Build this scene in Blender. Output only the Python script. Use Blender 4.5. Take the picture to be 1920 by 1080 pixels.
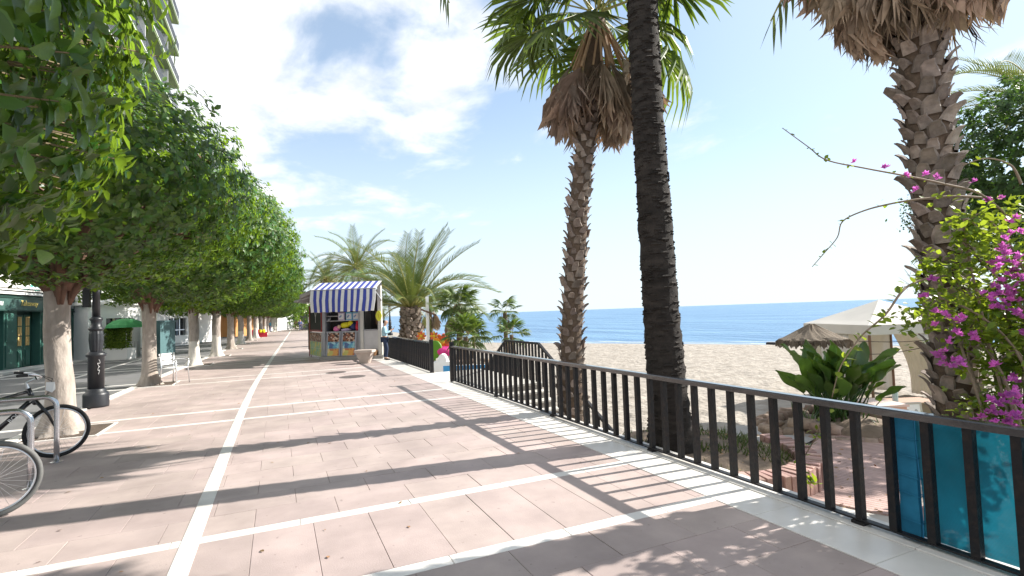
import bpy, bmesh, math, random
import numpy as np
from mathutils import Vector, Matrix, Euler, noise
random.seed(7); rng = np.random.default_rng(7)
PI = math.pi; R = math.radians
sc = bpy.context.scene
for o in list(bpy.data.objects): bpy.data.objects.remove(o)
C = sc.collection
# ------------------------------------------------------------ camera, sky, sun, exposure
CAM_H = 1.65; FOC = 974.05; YAW = R(24.368); PITCH = R(2.665); ROLL = R(-1.979)
c_f = Vector((math.sin(YAW)*math.cos(PITCH), math.cos(YAW)*math.cos(PITCH), math.sin(PITCH)))
_r = Vector((math.cos(YAW), -math.sin(YAW), 0)); _u = _r.cross(c_f)
c_r = math.cos(ROLL)*_r + math.sin(ROLL)*_u; c_u = -math.sin(ROLL)*_r + math.cos(ROLL)*_u
cd = bpy.data.cameras.new('camera'); cam = bpy.data.objects.new('camera', cd); C.objects.link(cam)
mw = Matrix.Identity(4)
for i in range(3): mw[i][0] = c_r[i]; mw[i][1] = c_u[i]; mw[i][2] = -c_f[i]
mw[2][3] = CAM_H
cam.matrix_world = mw
cd.sensor_width = 36; cd.lens = 36*FOC/1920; cd.clip_start = .05; cd.clip_end = 60000
sc.camera = cam
def px_ray(x, y): return c_f + c_r*((x-960)/FOC) - c_u*((y-540)/FOC)
def at(x, y, d): return Vector((0, 0, CAM_H)) + px_ray(x, y)*d          # a point of the place, d metres ahead
def gnd(x, y, z=0):
    r = px_ray(x, y); return Vector((0, 0, CAM_H)) + r*((z-CAM_H)/r.z)
def hit(x, y, p0, n):
    r = px_ray(x, y); o = Vector((0, 0, CAM_H)); return o + r*((Vector(p0)-o).dot(n)/r.dot(n))
def depth(p): return (Vector(p)-Vector((0, 0, CAM_H))).dot(c_f)
SUN_EL = 33.3; SUN_AZ = 93.7                    # azimuth clockwise from +Y
sun_dir = Vector((math.sin(R(SUN_AZ))*math.cos(R(SUN_EL)), math.cos(R(SUN_AZ))*math.cos(R(SUN_EL)), math.sin(R(SUN_EL))))
w = bpy.data.worlds.new('World'); sc.world = w; w.use_nodes = True
nt = w.node_tree; N = nt.nodes; L = nt.links; N.clear()
def nd(t, **k):
    n = N.new(t)
    for a, b in k.items(): setattr(n, a, b)
    return n
sky = nd('ShaderNodeTexSky', sky_type='NISHITA', sun_disc=False, sun_elevation=R(SUN_EL), sun_rotation=R(SUN_AZ), air_density=1.0, dust_density=.15, ozone_density=1.0, altitude=0)
tcw = nd('ShaderNodeTexCoord'); sp = nd('ShaderNodeSeparateXYZ'); L.new(tcw.outputs['Generated'], sp.inputs[0])
def mth(op, a, b=None, c=None, clamp=False):
    n = nd('ShaderNodeMath', operation=op, use_clamp=clamp)
    for i, v in enumerate((a, b, c)):
        if v is None: continue
        if isinstance(v, (int, float)): n.inputs[i].default_value = v
        else: L.new(v, n.inputs[i])
    return n.outputs[0]
zz = mth('ADD', mth('MAXIMUM', sp.outputs[2], 0.0), .12)
cx = mth('DIVIDE', sp.outputs[0], zz); cy = mth('DIVIDE', sp.outputs[1], zz)
cmb = nd('ShaderNodeCombineXYZ'); L.new(cx, cmb.inputs[0]); L.new(cy, cmb.inputs[1]); cmb.inputs[2].default_value = 3.7
mp = nd('ShaderNodeMapping'); L.new(cmb.outputs[0], mp.inputs[0]); mp.inputs['Scale'].default_value = (1.0, .8, 1); mp.inputs['Location'].default_value = (9.3, 5.5, 0)
nz = nd('ShaderNodeTexNoise'); nz.inputs['Scale'].default_value = 2.1; nz.inputs['Detail'].default_value = 9; nz.inputs['Roughness'].default_value = .56; nz.inputs['Distortion'].default_value = .25
L.new(mp.outputs[0], nz.inputs['Vector'])
# cloud cover thins towards the sun and the sea (+X)
cov = nd('ShaderNodeMapRange'); L.new(cx, cov.inputs[0])
cov.inputs[1].default_value = -.5; cov.inputs[2].default_value = 1.35; cov.inputs[3].default_value = .17; cov.inputs[4].default_value = -.13
lowb = nd('ShaderNodeMapRange'); L.new(sp.outputs[2], lowb.inputs[0])
lowb.inputs[1].default_value = .1; lowb.inputs[2].default_value = .3; lowb.inputs[3].default_value = -.12; lowb.inputs[4].default_value = .02
dens = mth('ADD', mth('ADD', nz.outputs[0], cov.outputs[0]), lowb.outputs[0])
cm = nd('ShaderNodeMapRange', interpolation_type='SMOOTHSTEP'); L.new(dens, cm.inputs[0]); cm.inputs[1].default_value = .455; cm.inputs[2].default_value = .69
hz = nd('ShaderNodeMapRange', interpolation_type='SMOOTHSTEP'); L.new(sp.outputs[2], hz.inputs[0])       # thin haze low over the sea
hz.inputs[1].default_value = -.02; hz.inputs[2].default_value = .42; hz.inputs[3].default_value = .93; hz.inputs[4].default_value = .27
dotn = nd('ShaderNodeVectorMath', operation='DOT_PRODUCT'); L.new(tcw.outputs['Generated'], dotn.inputs[0]); dotn.inputs[1].default_value = sun_dir
glow = nd('ShaderNodeMapRange', interpolation_type='SMOOTHSTEP'); L.new(dotn.outputs['Value'], glow.inputs[0]); glow.inputs[1].default_value = .45; glow.inputs[2].default_value = 1.0; glow.inputs[4].default_value = .75
mx = nd('ShaderNodeMix', data_type='RGBA'); L.new(mth('MAXIMUM', hz.outputs[0], glow.outputs[0]), mx.inputs[0]); L.new(sky.outputs[0], mx.inputs[6]); mx.inputs[7].default_value = (4.05, 4.75, 5.25, 1)
mc = nd('ShaderNodeMix', data_type='RGBA'); L.new(mth('MULTIPLY', cm.outputs[0], .93), mc.inputs[0]); L.new(mx.outputs[2], mc.inputs[6])
nz2 = nd('ShaderNodeTexNoise'); nz2.inputs['Scale'].default_value = 5.5; nz2.inputs['Detail'].default_value = 6; L.new(mp.outputs[0], nz2.inputs['Vector'])
sh = nd('ShaderNodeMapRange'); L.new(nz2.outputs[0], sh.inputs[0]); sh.inputs[1].default_value = .35; sh.inputs[2].default_value = .62
cc = nd('ShaderNodeMix', data_type='RGBA'); L.new(sh.outputs[0], cc.inputs[0]); cc.inputs[6].default_value = (5.0, 5.1, 5.35, 1); cc.inputs[7].default_value = (6.6, 6.6, 6.6, 1); L.new(cc.outputs[2], mc.inputs[7])
bg = nd('ShaderNodeBackground'); L.new(mc.outputs[2], bg.inputs[0]); bg.inputs[1].default_value = .085
wo = nd('ShaderNodeOutputWorld'); L.new(bg.outputs[0], wo.inputs[0])
sl = bpy.data.lights.new('sun', 'SUN'); sl.energy = 4.0; sl.angle = R(.53); sl.color = (1, .95, .87)
so = bpy.data.objects.new('sun', sl); C.objects.link(so); so.rotation_euler = sun_dir.to_track_quat('Z', 'Y').to_euler(); so.location = (30, 0, 30)
vs = sc.view_settings; vs.view_transform = 'Standard'; vs.look = 'None'; vs.gamma = 1; vs.use_curve_mapping = False; vs.exposure = 1.36
sc.cycles.max_bounces = 8; sc.cycles.transparent_max_bounces = 12; sc.cycles.use_denoising = True
sc.cycles.caustics_reflective = False; sc.cycles.caustics_refractive = False

# ------------------------------------------------------------ materials
MATS = {}
def mat(name, col, rough=.65, var=.18, scale=4.0, bump=.0, bscale=60., spec=.4, metal=0., transl=0., tcol=None, rnd=None, rvar=.25, hue=.0, detail=4, coat=0., stain=None, spots=0., bdist=.02, sscale=1.2, samt=.5, stretch=None):
    """rnd: 'island' / 'object' gives every piece a tone of its own; stain: a second colour in patches"""
    if name in MATS: return MATS[name]
    m = bpy.data.materials.new(name); m.use_nodes = True; MATS[name] = m
    t = m.node_tree; n = t.nodes; l = t.links; n.clear()
    out = n.new('ShaderNodeOutputMaterial'); b = n.new('ShaderNodeBsdfPrincipled')
    tc = n.new('ShaderNodeTexCoord'); vec = tc.outputs['Object']
    if stretch:
        mpn = n.new('ShaderNodeMapping'); mpn.inputs['Scale'].default_value = stretch; l.new(vec, mpn.inputs[0]); vec = mpn.outputs[0]
    if rnd == 'object':      # move the pattern so shared meshes do not repeat
        oi = n.new('ShaderNodeObjectInfo'); va = n.new('ShaderNodeVectorMath'); va.operation = 'ADD'; l.new(vec, va.inputs[0]); l.new(oi.outputs['Location'], va.inputs[1]); vec = va.outputs[0]
    no = n.new('ShaderNodeTexNoise'); no.inputs['Scale'].default_value = scale; no.inputs['Detail'].default_value = detail; l.new(vec, no.inputs['Vector'])
    hsv = n.new('ShaderNodeHueSaturation'); hsv.inputs['Color'].default_value = (*col, 1)
    mr = n.new('ShaderNodeMapRange'); l.new(no.outputs[0], mr.inputs[0]); mr.inputs[1].default_value = .25; mr.inputs[2].default_value = .75
    mr.inputs[3].default_value = 1-var; mr.inputs[4].default_value = 1+var
    val = mr.outputs[0]
    if rnd:
        if rnd == 'island': g = n.new('ShaderNodeNewGeometry'); rs = g.outputs['Random Per Island']
        else: rs = oi.outputs['Random']
        m2 = n.new('ShaderNodeMapRange'); l.new(rs, m2.inputs[0]); m2.inputs[3].default_value = 1-rvar; m2.inputs[4].default_value = 1+rvar
        mm = n.new('ShaderNodeMath'); mm.operation = 'MULTIPLY'; l.new(val, mm.inputs[0]); l.new(m2.outputs[0], mm.inputs[1]); val = mm.outputs[0]
        if hue:
            w1 = n.new('ShaderNodeTexWhiteNoise'); w1.noise_dimensions = '1D'; l.new(rs, w1.inputs['W'])
            m3 = n.new('ShaderNodeMapRange'); l.new(w1.outputs['Value'], m3.inputs[0]); m3.inputs[3].default_value = .5-hue; m3.inputs[4].default_value = .5+hue; l.new(m3.outputs[0], hsv.inputs['Hue'])
    l.new(val, hsv.inputs['Value']); colout = hsv.outputs[0]
    if stain:
        n2 = n.new('ShaderNodeTexNoise'); n2.inputs['Scale'].default_value = sscale; n2.inputs['Detail'].default_value = 6; l.new(vec, n2.inputs['Vector'])
        m4 = n.new('ShaderNodeMapRange'); l.new(n2.outputs[0], m4.inputs[0]); m4.inputs[1].default_value = .48; m4.inputs[2].default_value = .7; m4.inputs[4].default_value = samt
        mi = n.new('ShaderNodeMix'); mi.data_type = 'RGBA'; l.new(m4.outputs[0], mi.inputs[0]); l.new(colout, mi.inputs[6]); mi.inputs[7].default_value = (*stain, 1); colout = mi.outputs[2]
    if spots:      # gum, drips and trodden-in dirt
        n3 = n.new('ShaderNodeTexNoise'); n3.inputs['Scale'].default_value = 17; n3.inputs['Detail'].default_value = 2; l.new(vec, n3.inputs['Vector'])
        m5 = n.new('ShaderNodeMapRange'); l.new(n3.outputs[0], m5.inputs[0]); m5.inputs[1].default_value = .69; m5.inputs[2].default_value = .76; m5.inputs[3].default_value = 1; m5.inputs[4].default_value = 1-spots*.6
        n4 = n.new('ShaderNodeTexNoise'); n4.inputs['Scale'].default_value = .55; n4.inputs['Detail'].default_value = 7; n4.inputs['Roughness'].default_value = .65; l.new(vec, n4.inputs['Vector'])
        m6 = n.new('ShaderNodeMapRange'); l.new(n4.outputs[0], m6.inputs[0]); m6.inputs[1].default_value = .3; m6.inputs[2].default_value = .7; m6.inputs[3].default_value = .78; m6.inputs[4].default_value = 1.1
        mu = n.new('ShaderNodeMath'); mu.operation = 'MULTIPLY'; l.new(m5.outputs[0], mu.inputs[0]); l.new(m6.outputs[0], mu.inputs[1])
        h5 = n.new('ShaderNodeHueSaturation'); l.new(colout, h5.inputs['Color']); l.new(mu.outputs[0], h5.inputs['Value']); colout = h5.outputs[0]
    l.new(colout, b.inputs['Base Color'])
    b.inputs['Roughness'].default_value = rough; b.inputs['Metallic'].default_value = metal; b.inputs['Specular IOR Level'].default_value = spec
    if coat: b.inputs['Coat Weight'].default_value = coat
    if bump:
        nb = n.new('ShaderNodeTexNoise'); nb.inputs['Scale'].default_value = bscale; nb.inputs['Detail'].default_value = 5; l.new(vec, nb.inputs['Vector'])
        bn = n.new('ShaderNodeBump'); bn.inputs['Strength'].default_value = bump; bn.inputs['Distance'].default_value = bdist; l.new(nb.outputs[0], bn.inputs['Height']); l.new(bn.outputs[0], b.inputs['Normal'])
    if transl:
        tr = n.new('ShaderNodeBsdfTranslucent'); ms = n.new('ShaderNodeMixShader'); ms.inputs[0].default_value = transl
        if tcol:
            h2 = n.new('ShaderNodeHueSaturation'); h2.inputs['Color'].default_value = (*tcol, 1); l.new(val, h2.inputs['Value']); l.new(h2.outputs[0], tr.inputs[0])
        else: l.new(colout, tr.inputs[0])
        l.new(b.outputs[0], ms.inputs[1]); l.new(tr.outputs[0], ms.inputs[2]); l.new(ms.outputs[0], out.inputs[0])
    else: l.new(b.outputs[0], out.inputs[0])
    return m
PAVE = dict(rough=.6, var=.1, scale=2.2, bump=.12, bscale=90, spec=.3, detail=6, stain=(.37, .30, .285), sscale=1.6, samt=.5, spots=.55)
m_tile = mat('pink paving', (.43, .35, .325), rnd='object', rvar=.07, hue=.008, **PAVE)
m_tile_s = mat('pink paving field', (.43, .35, .325), rnd='island', rvar=.07, hue=.008, **PAVE)
m_grout = mat('grout', (.52, .45, .42), .9, bump=.1)
m_marble = mat('white marble', (.70, .67, .63), .42, .08, 3, .05, 40, rnd='object', rvar=.05, stain=(.52, .50, .47), sscale=2.5, samt=.4)
m_street = mat('grey street paving', (.15, .15, .153), .75, .16, 1.5, .2, 80, stain=(.15, .145, .14), sscale=.7)
m_band = mat('white road band', (.62, .60, .57), .6, .1, 3)
m_black = mat('black painted steel', (.009, .009, .011), .5, .15, 8, .25, 50, spec=.3, stain=(.05, .03, .02), sscale=14, samt=.35)
m_rail = mat('black rail top', (.014, .014, .016), .2, .1, 8, .05, 120, spec=.8, coat=.6)
m_iron = mat('black cast iron', (.018, .020, .025), .42, .15, 6, .12, 60, spec=.5)
m_steel = mat('brushed steel', (.62, .62, .64), .27, .06, 20, metal=1.)
m_alu = mat('aluminium', (.72, .73, .75), .33, .05, 20, metal=1.)
m_rubber = mat('rubber', (.018, .018, .019), .75, .1, 30)
m_rubber_g = mat('grey rubber', (.13, .13, .125), .7, .1, 30)
m_bike = mat('black gloss frame', (.012, .012, .016), .22, .05, 10, coat=.5)
m_white = mat('white paint', (.84, .84, .83), .45, .05, 3)
m_wall = mat('white render', (.84, .82, .79), .8, .06, 1.2, .1, 60, stain=(.6, .58, .55), sscale=.6, samt=.4)
m_grey_wall = mat('pale grey render', (.55, .54, .54), .8, .06, 1.2, .1, 60)
m_green = mat('green painted timber', (.045, .13, .105), .42, .12, 2.5)
m_dgreen = mat('dark green timber', (.014, .045, .036), .45, .12, 2.5)
m_gold = mat('gold lettering', (.85, .66, .2), .5, .05)
m_glass = mat('dark window glass', (.03, .035, .04), .07, .1, 1, spec=.7)
m_warm = mat('warm lit pane', (.75, .5, .2), .3, .12, 2)  # warm light in the door panes, painted as their base colour
m_trunk_g = mat('pale ficus bark', (.38, .33, .29), .85, .28, 9, .9, 16, stretch=(1, 1, .4), stain=(.21, .165, .13), sscale=3.2, samt=.75)
m_limb = mat('brown ficus limb', (.15, .085, .06), .85, .25, 9, .5, 25)
m_leaf = mat('ficus leaf', (.047, .106, .021), .44, .1, 8, spec=.45, transl=.32, tcol=(.30, .47, .035), rnd='island', rvar=.48, hue=.042)
m_leaf_big = mat('ficus leaf near', (.075, .15, .028), .33, .12, 14, spec=.5, transl=.34, tcol=(.32, .48, .035), rnd='object', rvar=.4, hue=.03)
m_leaf_dk = mat('dark tree leaf', (.035, .075, .02), .5, .1, 8, transl=.25, tcol=(.13, .25, .03), rnd='island', rvar=.45, hue=.025)
m_twig = mat('twig', (.2, .15, .09), .8, .2, 10)
m_boot = mat('palm boot', (.25, .205, .175), .9, .28, 14, .4, 50, rnd='object', rvar=.38, hue=.012, stain=(.1, .075, .06), sscale=9, samt=.6)
m_ptrunk = mat('palm fibre', (.12, .085, .06), .95, .3, 18, .6, 40)
m_dtrunk = mat('dark palm bark', (.027, .022, .019), .95, .45, 5, .9, 45, stretch=(1, 1, 3.0), stain=(.05, .042, .036), sscale=5, samt=.6)
m_frond = mat('green palm blade', (.08, .13, .03), .45, .15, 5, spec=.45, transl=.27, tcol=(.25, .36, .035), rnd='object', rvar=.25, hue=.025)
m_dead = mat('dry palm blade', (.40, .31, .235), .85, .3, 9, transl=.15, tcol=(.4, .25, .12), rnd='object', rvar=.35, hue=.015)
m_petiole = mat('palm stalk', (.30, .29, .09), .5, .15, 6)
m_dpetiole = mat('dry palm stalk', (.44, .29, .18), .8, .2, 6)
m_feather = mat('feather palm leaf', (.085, .145, .04), .5, .15, 5, spec=.4, transl=.22, tcol=(.26, .3, .06), rnd='object', rvar=.22, hue=.015)
m_feather_o = mat('old feather leaf', (.33, .22, .06), .6, .15, 5, transl=.2, rnd='object', rvar=.2)
m_sand = mat('beach sand', (.335, .30, .26), .95, .26, 2.2, 1.0, 5, bdist=.11, spec=.2, detail=8, stain=(.22, .19, .155), sscale=1.6, samt=.6)
m_soil = mat('bare soil', (.2, .15, .11), .95, .25, 5, .8, 25)
m_path = mat('pink path', (.42, .28, .25), .7, .12, 3, .2, 60, rnd='island', rvar=.12)
m_conc = mat('grey concrete', (.33, .31, .29), .85, .15, 2, .3, 40)
m_brick = mat('pink brick', (.40, .25, .215), .8, .15, 10, .3, 60, rnd='object', rvar=.28, hue=.01)
m_rock = mat('brown rock', (.3, .22, .17), .9, .3, 7, .6, 20, rnd='object', rvar=.3, hue=.012)
m_grass = mat('grass blade', (.09, .13, .03), .6, .2, 3, transl=.2, rnd='island', rvar=.4, hue=.03)
m_boug = mat('bougainvillea leaf', (.09, .15, .02), .4, .1, 10, transl=.42, tcol=(.36, .46, .03), rnd='island', rvar=.35, hue=.025)
m_boug_o = mat('bougainvillea leaf single', (.09, .15, .02), .4, .1, 10, transl=.42, tcol=(.36, .46, .03), rnd='object', rvar=.35, hue=.025)
m_bract = mat('magenta bract', (.47, .10, .40), .6, .15, 12, transl=.42, tcol=(.74, .20, .62), rnd='object', rvar=.3, hue=.025)
m_strel = mat('paddle leaf', (.06, .125, .032), .33, .15, 6, spec=.5, transl=.22, tcol=(.22, .34, .03), rnd='object', rvar=.4, hue=.025)
m_net = mat('teal netting', (.03, .25, .36), .85, .35, 2.2, spec=.1, transl=.35, tcol=(.03, .36, .46))
m_bluehem = mat('blue hem', (.032, .21, .36), .8, .2, 6, .2, 30, spec=.1)
m_canvas = mat('off white canvas', (.80, .77, .72), .75, .05, 2, transl=.3, tcol=(.6, .55, .47))
m_thatch = mat('grey thatch', (.17, .135, .10), .95, .3, 30, .7, 70, stretch=(1, 1, .3))
m_bark = mat('dark bark', (.06, .045, .035), .9, .3, 10, .5, 30)
m_skin = mat('skin', (.50, .30, .21), .55, .05, 8)
m_hair = mat('dark hair', (.025, .016, .012), .5, .1, 30)
def plain(name, col, rough=.55, **k): return mat(name, col, rough, k.pop('var', .06), k.pop('scale', 6), **k)
def plank(name, col): return plain(name, col, .7, var=.15, rnd='object', rvar=.15)

# net: fine weave relief and see-through pin holes
def weave(m):
    t = m.node_tree; n = t.nodes; l = t.links
    out = [x for x in n if x.type == 'OUTPUT_MATERIAL'][0]; src = out.inputs[0].links[0].from_socket
    tc = n.new('ShaderNodeTexCoord'); wv = n.new('ShaderNodeTexWave'); wv.bands_direction = 'Z'; wv.inputs['Scale'].default_value = 42; l.new(tc.outputs['Object'], wv.inputs['Vector'])
    mr = n.new('ShaderNodeMapRange'); mr.inputs[1].default_value = .5; mr.inputs[2].default_value = 1; mr.inputs[4].default_value = .35; l.new(wv.outputs['Fac'], mr.inputs[0])
    tp = n.new('ShaderNodeBsdfTransparent'); ms = n.new('ShaderNodeMixShader'); l.new(mr.outputs[0], ms.inputs[0]); l.new(src, ms.inputs[1]); l.new(tp.outputs[0], ms.inputs[2]); l.new(ms.outputs[0], out.inputs[0])
weave(m_net)
def sea_mat():
    m = bpy.data.materials.new('sea water'); m.use_nodes = True; t = m.node_tree; n = t.nodes; l = t.links
    b = n['Principled BSDF']; tc = n.new('ShaderNodeTexCoord')
    mp1 = n.new('ShaderNodeMapping'); mp1.inputs['Rotation'].default_value = (0, 0, R(-30)); mp1.inputs['Scale'].default_value = (.35, .10, 1); l.new(tc.outputs['Object'], mp1.inputs[0])
    n1 = n.new('ShaderNodeTexNoise'); n1.inputs['Scale'].default_value = 1.0; n1.inputs['Detail'].default_value = 8; n1.inputs['Roughness'].default_value = .62; l.new(mp1.outputs[0], n1.inputs['Vector'])
    bp = n.new('ShaderNodeBump'); bp.inputs['Strength'].default_value = 1.0; bp.inputs['Distance'].default_value = .8; l.new(n1.outputs[0], bp.inputs['Height']); l.new(bp.outputs[0], b.inputs['Normal'])
    mp2 = n.new('ShaderNodeMapping'); mp2.inputs['Rotation'].default_value = (0, 0, R(-30)); mp2.inputs['Scale'].default_value = (.22, .018, 1); l.new(tc.outputs['Object'], mp2.inputs[0])
    n2 = n.new('ShaderNodeTexNoise'); n2.inputs['Scale'].default_value = 1; n2.inputs['Detail'].default_value = 6; l.new(mp2.outputs[0], n2.inputs['Vector'])
    cr = n.new('ShaderNodeValToRGB'); cr.color_ramp.elements[0].position = .36; cr.color_ramp.elements[0].color = (.065, .15, .28, 1); cr.color_ramp.elements[1].position = .66; cr.color_ramp.elements[1].color = (.15, .28, .42, 1)
    l.new(n2.outputs[0], cr.inputs[0]); l.new(cr.outputs[0], b.inputs['Base Color'])
    b.inputs['Roughness'].default_value = .35; b.inputs['Specular IOR Level'].default_value = .25
    return m
m_sea = sea_mat()

# ------------------------------------------------------------ mesh helpers
def finish(me, m, smooth=False):
    for x in (m if isinstance(m, (list, tuple)) else [m]): me.materials.append(x)
    if smooth: me.shade_smooth()
    return me
class MB:
    """collects shapes and links them as ONE mesh object"""
    def __init__(s): s.v = []; s.f = []; s.mi = []; s.cur = 0
    def add(s, vs, fs):
        o = len(s.v); s.v += [tuple(a) for a in vs]; s.f += [tuple(i+o for i in f) for f in fs]; s.mi += [s.cur]*len(fs); return s
    def box(s, x0, x1, y0, y1, z0, z1, ch=0.):
        if ch:
            c = ch; vs = [(x0, y0, z0), (x1, y0, z0), (x1, y1, z0), (x0, y1, z0), (x0, y0, z1-c), (x1, y0, z1-c), (x1, y1, z1-c), (x0, y1, z1-c), (x0+c, y0+c, z1), (x1-c, y0+c, z1), (x1-c, y1-c, z1), (x0+c, y1-c, z1)]
            return s.add(vs, [(3, 2, 1, 0), (0, 1, 5, 4), (1, 2, 6, 5), (2, 3, 7, 6), (3, 0, 4, 7), (4, 5, 9, 8), (5, 6, 10, 9), (6, 7, 11, 10), (7, 4, 8, 11), (8, 9, 10, 11)])
        return s.add([(x0, y0, z0), (x1, y0, z0), (x1, y1, z0), (x0, y1, z0), (x0, y0, z1), (x1, y0, z1), (x1, y1, z1), (x0, y1, z1)],
                     [(3, 2, 1, 0), (4, 5, 6, 7), (0, 1, 5, 4), (1, 2, 6, 5), (2, 3, 7, 6), (3, 0, 4, 7)])
    def bar(s, a, b, wx, wz, up=(0, 0, 1)):
        a = Vector(a); b = Vector(b); d = (b-a).normalized(); u = Vector(up)
        if abs(d.dot(u)) > .98: u = Vector((1, 0, 0))
        x = d.cross(u).normalized(); z = x.cross(d).normalized(); vs = []
        for p in (a, b):
            for i, j in ((-1, -1), (1, -1), (1, 1), (-1, 1)): vs.append(p + x*(i*wx/2) + z*(j*wz/2))
        return s.add(vs, [(0, 1, 2, 3), (7, 6, 5, 4), (0, 4, 5, 1), (1, 5, 6, 2), (2, 6, 7, 3), (3, 7, 4, 0)])
    def tube(s, pts, r, n=8, cap=True, closed=False):
        pts = [Vector(p) for p in pts]; k = len(pts); rs = r if isinstance(r, (list, tuple)) else [r]*k; vs = []; fs = []; px = None
        for i, p in enumerate(pts):
            if closed: d = pts[(i+1) % k]-pts[i-1]
            else: d = pts[min(i+1, k-1)]-pts[max(i-1, 0)]
            d = d.normalized() if d.length > 1e-9 else Vector((0, 0, 1))
            if px is None: px = d.orthogonal().normalized()
            px = (px - d*px.dot(d)); px = px.normalized() if px.length > 1e-6 else d.orthogonal().normalized()
            py = d.cross(px)
            for j in range(n):
                a = 2*PI*j/n; vs.append(p + (px*math.cos(a)+py*math.sin(a))*rs[i])
        for i in range(k if closed else k-1):
            i2 = (i+1) % k
            for j in range(n): fs.append((i*n+j, i*n+(j+1) % n, i2*n+(j+1) % n, i2*n+j))
        if cap and not closed: fs += [tuple(range(n-1, -1, -1)), tuple((k-1)*n+j for j in range(n))]
        return s.add(vs, fs)
    def lathe(s, prof, n=20, c=(0, 0, 0)):
        c = Vector(c); vs = []; fs = []
        for r, z in prof:
            for j in range(n): vs.append(c+Vector((r*math.cos(2*PI*j/n), r*math.sin(2*PI*j/n), z)))
        for i in range(len(prof)-1):
            for j in range(n): fs.append((i*n+j, i*n+(j+1) % n, (i+1)*n+(j+1) % n, (i+1)*n+j))
        fs += [tuple(range(n-1, -1, -1)), tuple((len(prof)-1)*n+j for j in range(n))]
        return s.add(vs, fs)
    def blob(s, c, r, n=10, k=6, wob=.15):
        c = Vector(c); r = Vector(r) if not isinstance(r, (int, float)) else Vector((r, r, r)); vs = []; fs = []; o = random.random()*50
        for i in range(k+1):
            t = PI*i/k
            for j in range(n):
                d = Vector((math.sin(t)*math.cos(2*PI*j/n), math.sin(t)*math.sin(2*PI*j/n), math.cos(t)))
                q = 1+wob*noise.noise(d*1.7+Vector((o, o, o))); vs.append(c+Vector((d.x*r.x, d.y*r.y, d.z*r.z))*q)
        for i in range(k):
            for j in range(n): fs.append((i*n+j, (i+1)*n+j, (i+1)*n+(j+1) % n, i*n+(j+1) % n))
        return s.add(vs, fs)
    def mesh(s, name, m, smooth=False, off=None):
        me = bpy.data.meshes.new(name); vs = s.v if off is None else [(a[0]-off[0], a[1]-off[1], a[2]-off[2]) for a in s.v]
        me.from_pydata(vs, [], s.f); finish(me, m)
        if any(s.mi): me.polygons.foreach_set('material_index', s.mi)
        if smooth: me.shade_smooth()
        return me
    def build(s, name, m, parent=None, smooth=False, world=True):
        off = parent['_base'] if (parent is not None and world and '_base' in parent) else None
        return link(name, s.mesh(name, m, smooth, off), parent)
def link(name, data, parent=None, loc=None, rot=None, scale=None):
    o = bpy.data.objects.new(name, data); C.objects.link(o)
    if parent is not None: o.parent = parent
    if loc is not None: o.location = loc
    if rot is not None: o.rotation_euler = rot
    if scale is not None: o.scale = scale if not isinstance(scale, (int, float)) else (scale,)*3
    return o
def tag(o, label=None, cat=None, group=None, kind=None):
    for k, v in (('label', label), ('category', cat), ('group', group), ('kind', kind)):
        if v: o[k] = v
    return o
def thing(name, label, cat, loc=(0, 0, 0), rz=0, group=None):
    o = link(name, None, None, loc, (0, 0, rz)); o.empty_display_size = .1
    if rz == 0: o['_base'] = list(loc)
    return tag(o, label, cat, group)
def sub(o): o['_base'] = o.parent['_base'] if (o.parent is not None and '_base' in o.parent) else [0, 0, 0]; return o
def copy_tree(o, parent=None, loc=None, rz=None, label=None, group=None):
    c = o.copy(); C.objects.link(c)
    if parent is not None: c.parent = parent
    if loc is not None: c.location = loc
    if rz is not None: c.rotation_euler = (0, 0, rz)
    if label: c['label'] = label
    if group: c['group'] = group
    for ch in list(o.children): copy_tree(ch, c)
    return c
def np_mesh(name, V, F, m, smooth=False):
    me = bpy.data.meshes.new(name); k = F.shape[1]
    me.vertices.add(len(V)); me.vertices.foreach_set('co', np.ascontiguousarray(V, dtype=np.float32).ravel())
    me.loops.add(F.size); me.loops.foreach_set('vertex_index', np.ascontiguousarray(F, dtype=np.int32).ravel())
    me.polygons.add(len(F)); me.polygons.foreach_set('loop_start', np.arange(0, F.size, k, dtype=np.int32))
    me.update(calc_edges=True); me.validate()
    return finish(me, m, smooth)
LEAF6 = (np.array([(0, 0, 0), (0, .5, -.03), (0, 1, -.10), (-.19, .22, .03), (-.24, .58, .02), (.19, .22, .03), (.24, .58, .02)]),
         np.array([(0, 1, 3), (1, 4, 3), (1, 2, 4), (0, 5, 1), (1, 5, 6), (1, 6, 2)]))
LEAF2 = (np.array([(0, 0, 0), (-.26, .48, .05), (0, 1, -.05), (.26, .48, .05)]), np.array([(0, 2, 1), (0, 3, 2)]))
ROUND = (np.array([(0, 0, 0), (0, .5, -.03), (0, .95, -.08), (-.3, .3, .05), (-.3, .62, .04), (.3, .3, .05), (.3, .62, .04)]), LEAF6[1])
def unit(a): return a/np.maximum(np.linalg.norm(a, axis=1, keepdims=True), 1e-9)
def leaf_cloud(P, D, U, S, tpl):
    """one leaf per row: base P, direction D, up U, length S"""
    D = unit(D); X = unit(np.cross(D, U)); Z = np.cross(X, D); T, Fc = tpl; n = len(P); k = len(T)
    V = P[:, None, :] + S[:, None, None]*(T[None, :, 0, None]*X[:, None, :] + T[None, :, 1, None]*D[:, None, :] + T[None, :, 2, None]*Z[:, None, :])
    F = Fc[None] + (np.arange(n)*k)[:, None, None]
    return V.reshape(-1, 3), F.reshape(-1, 3)
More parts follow.
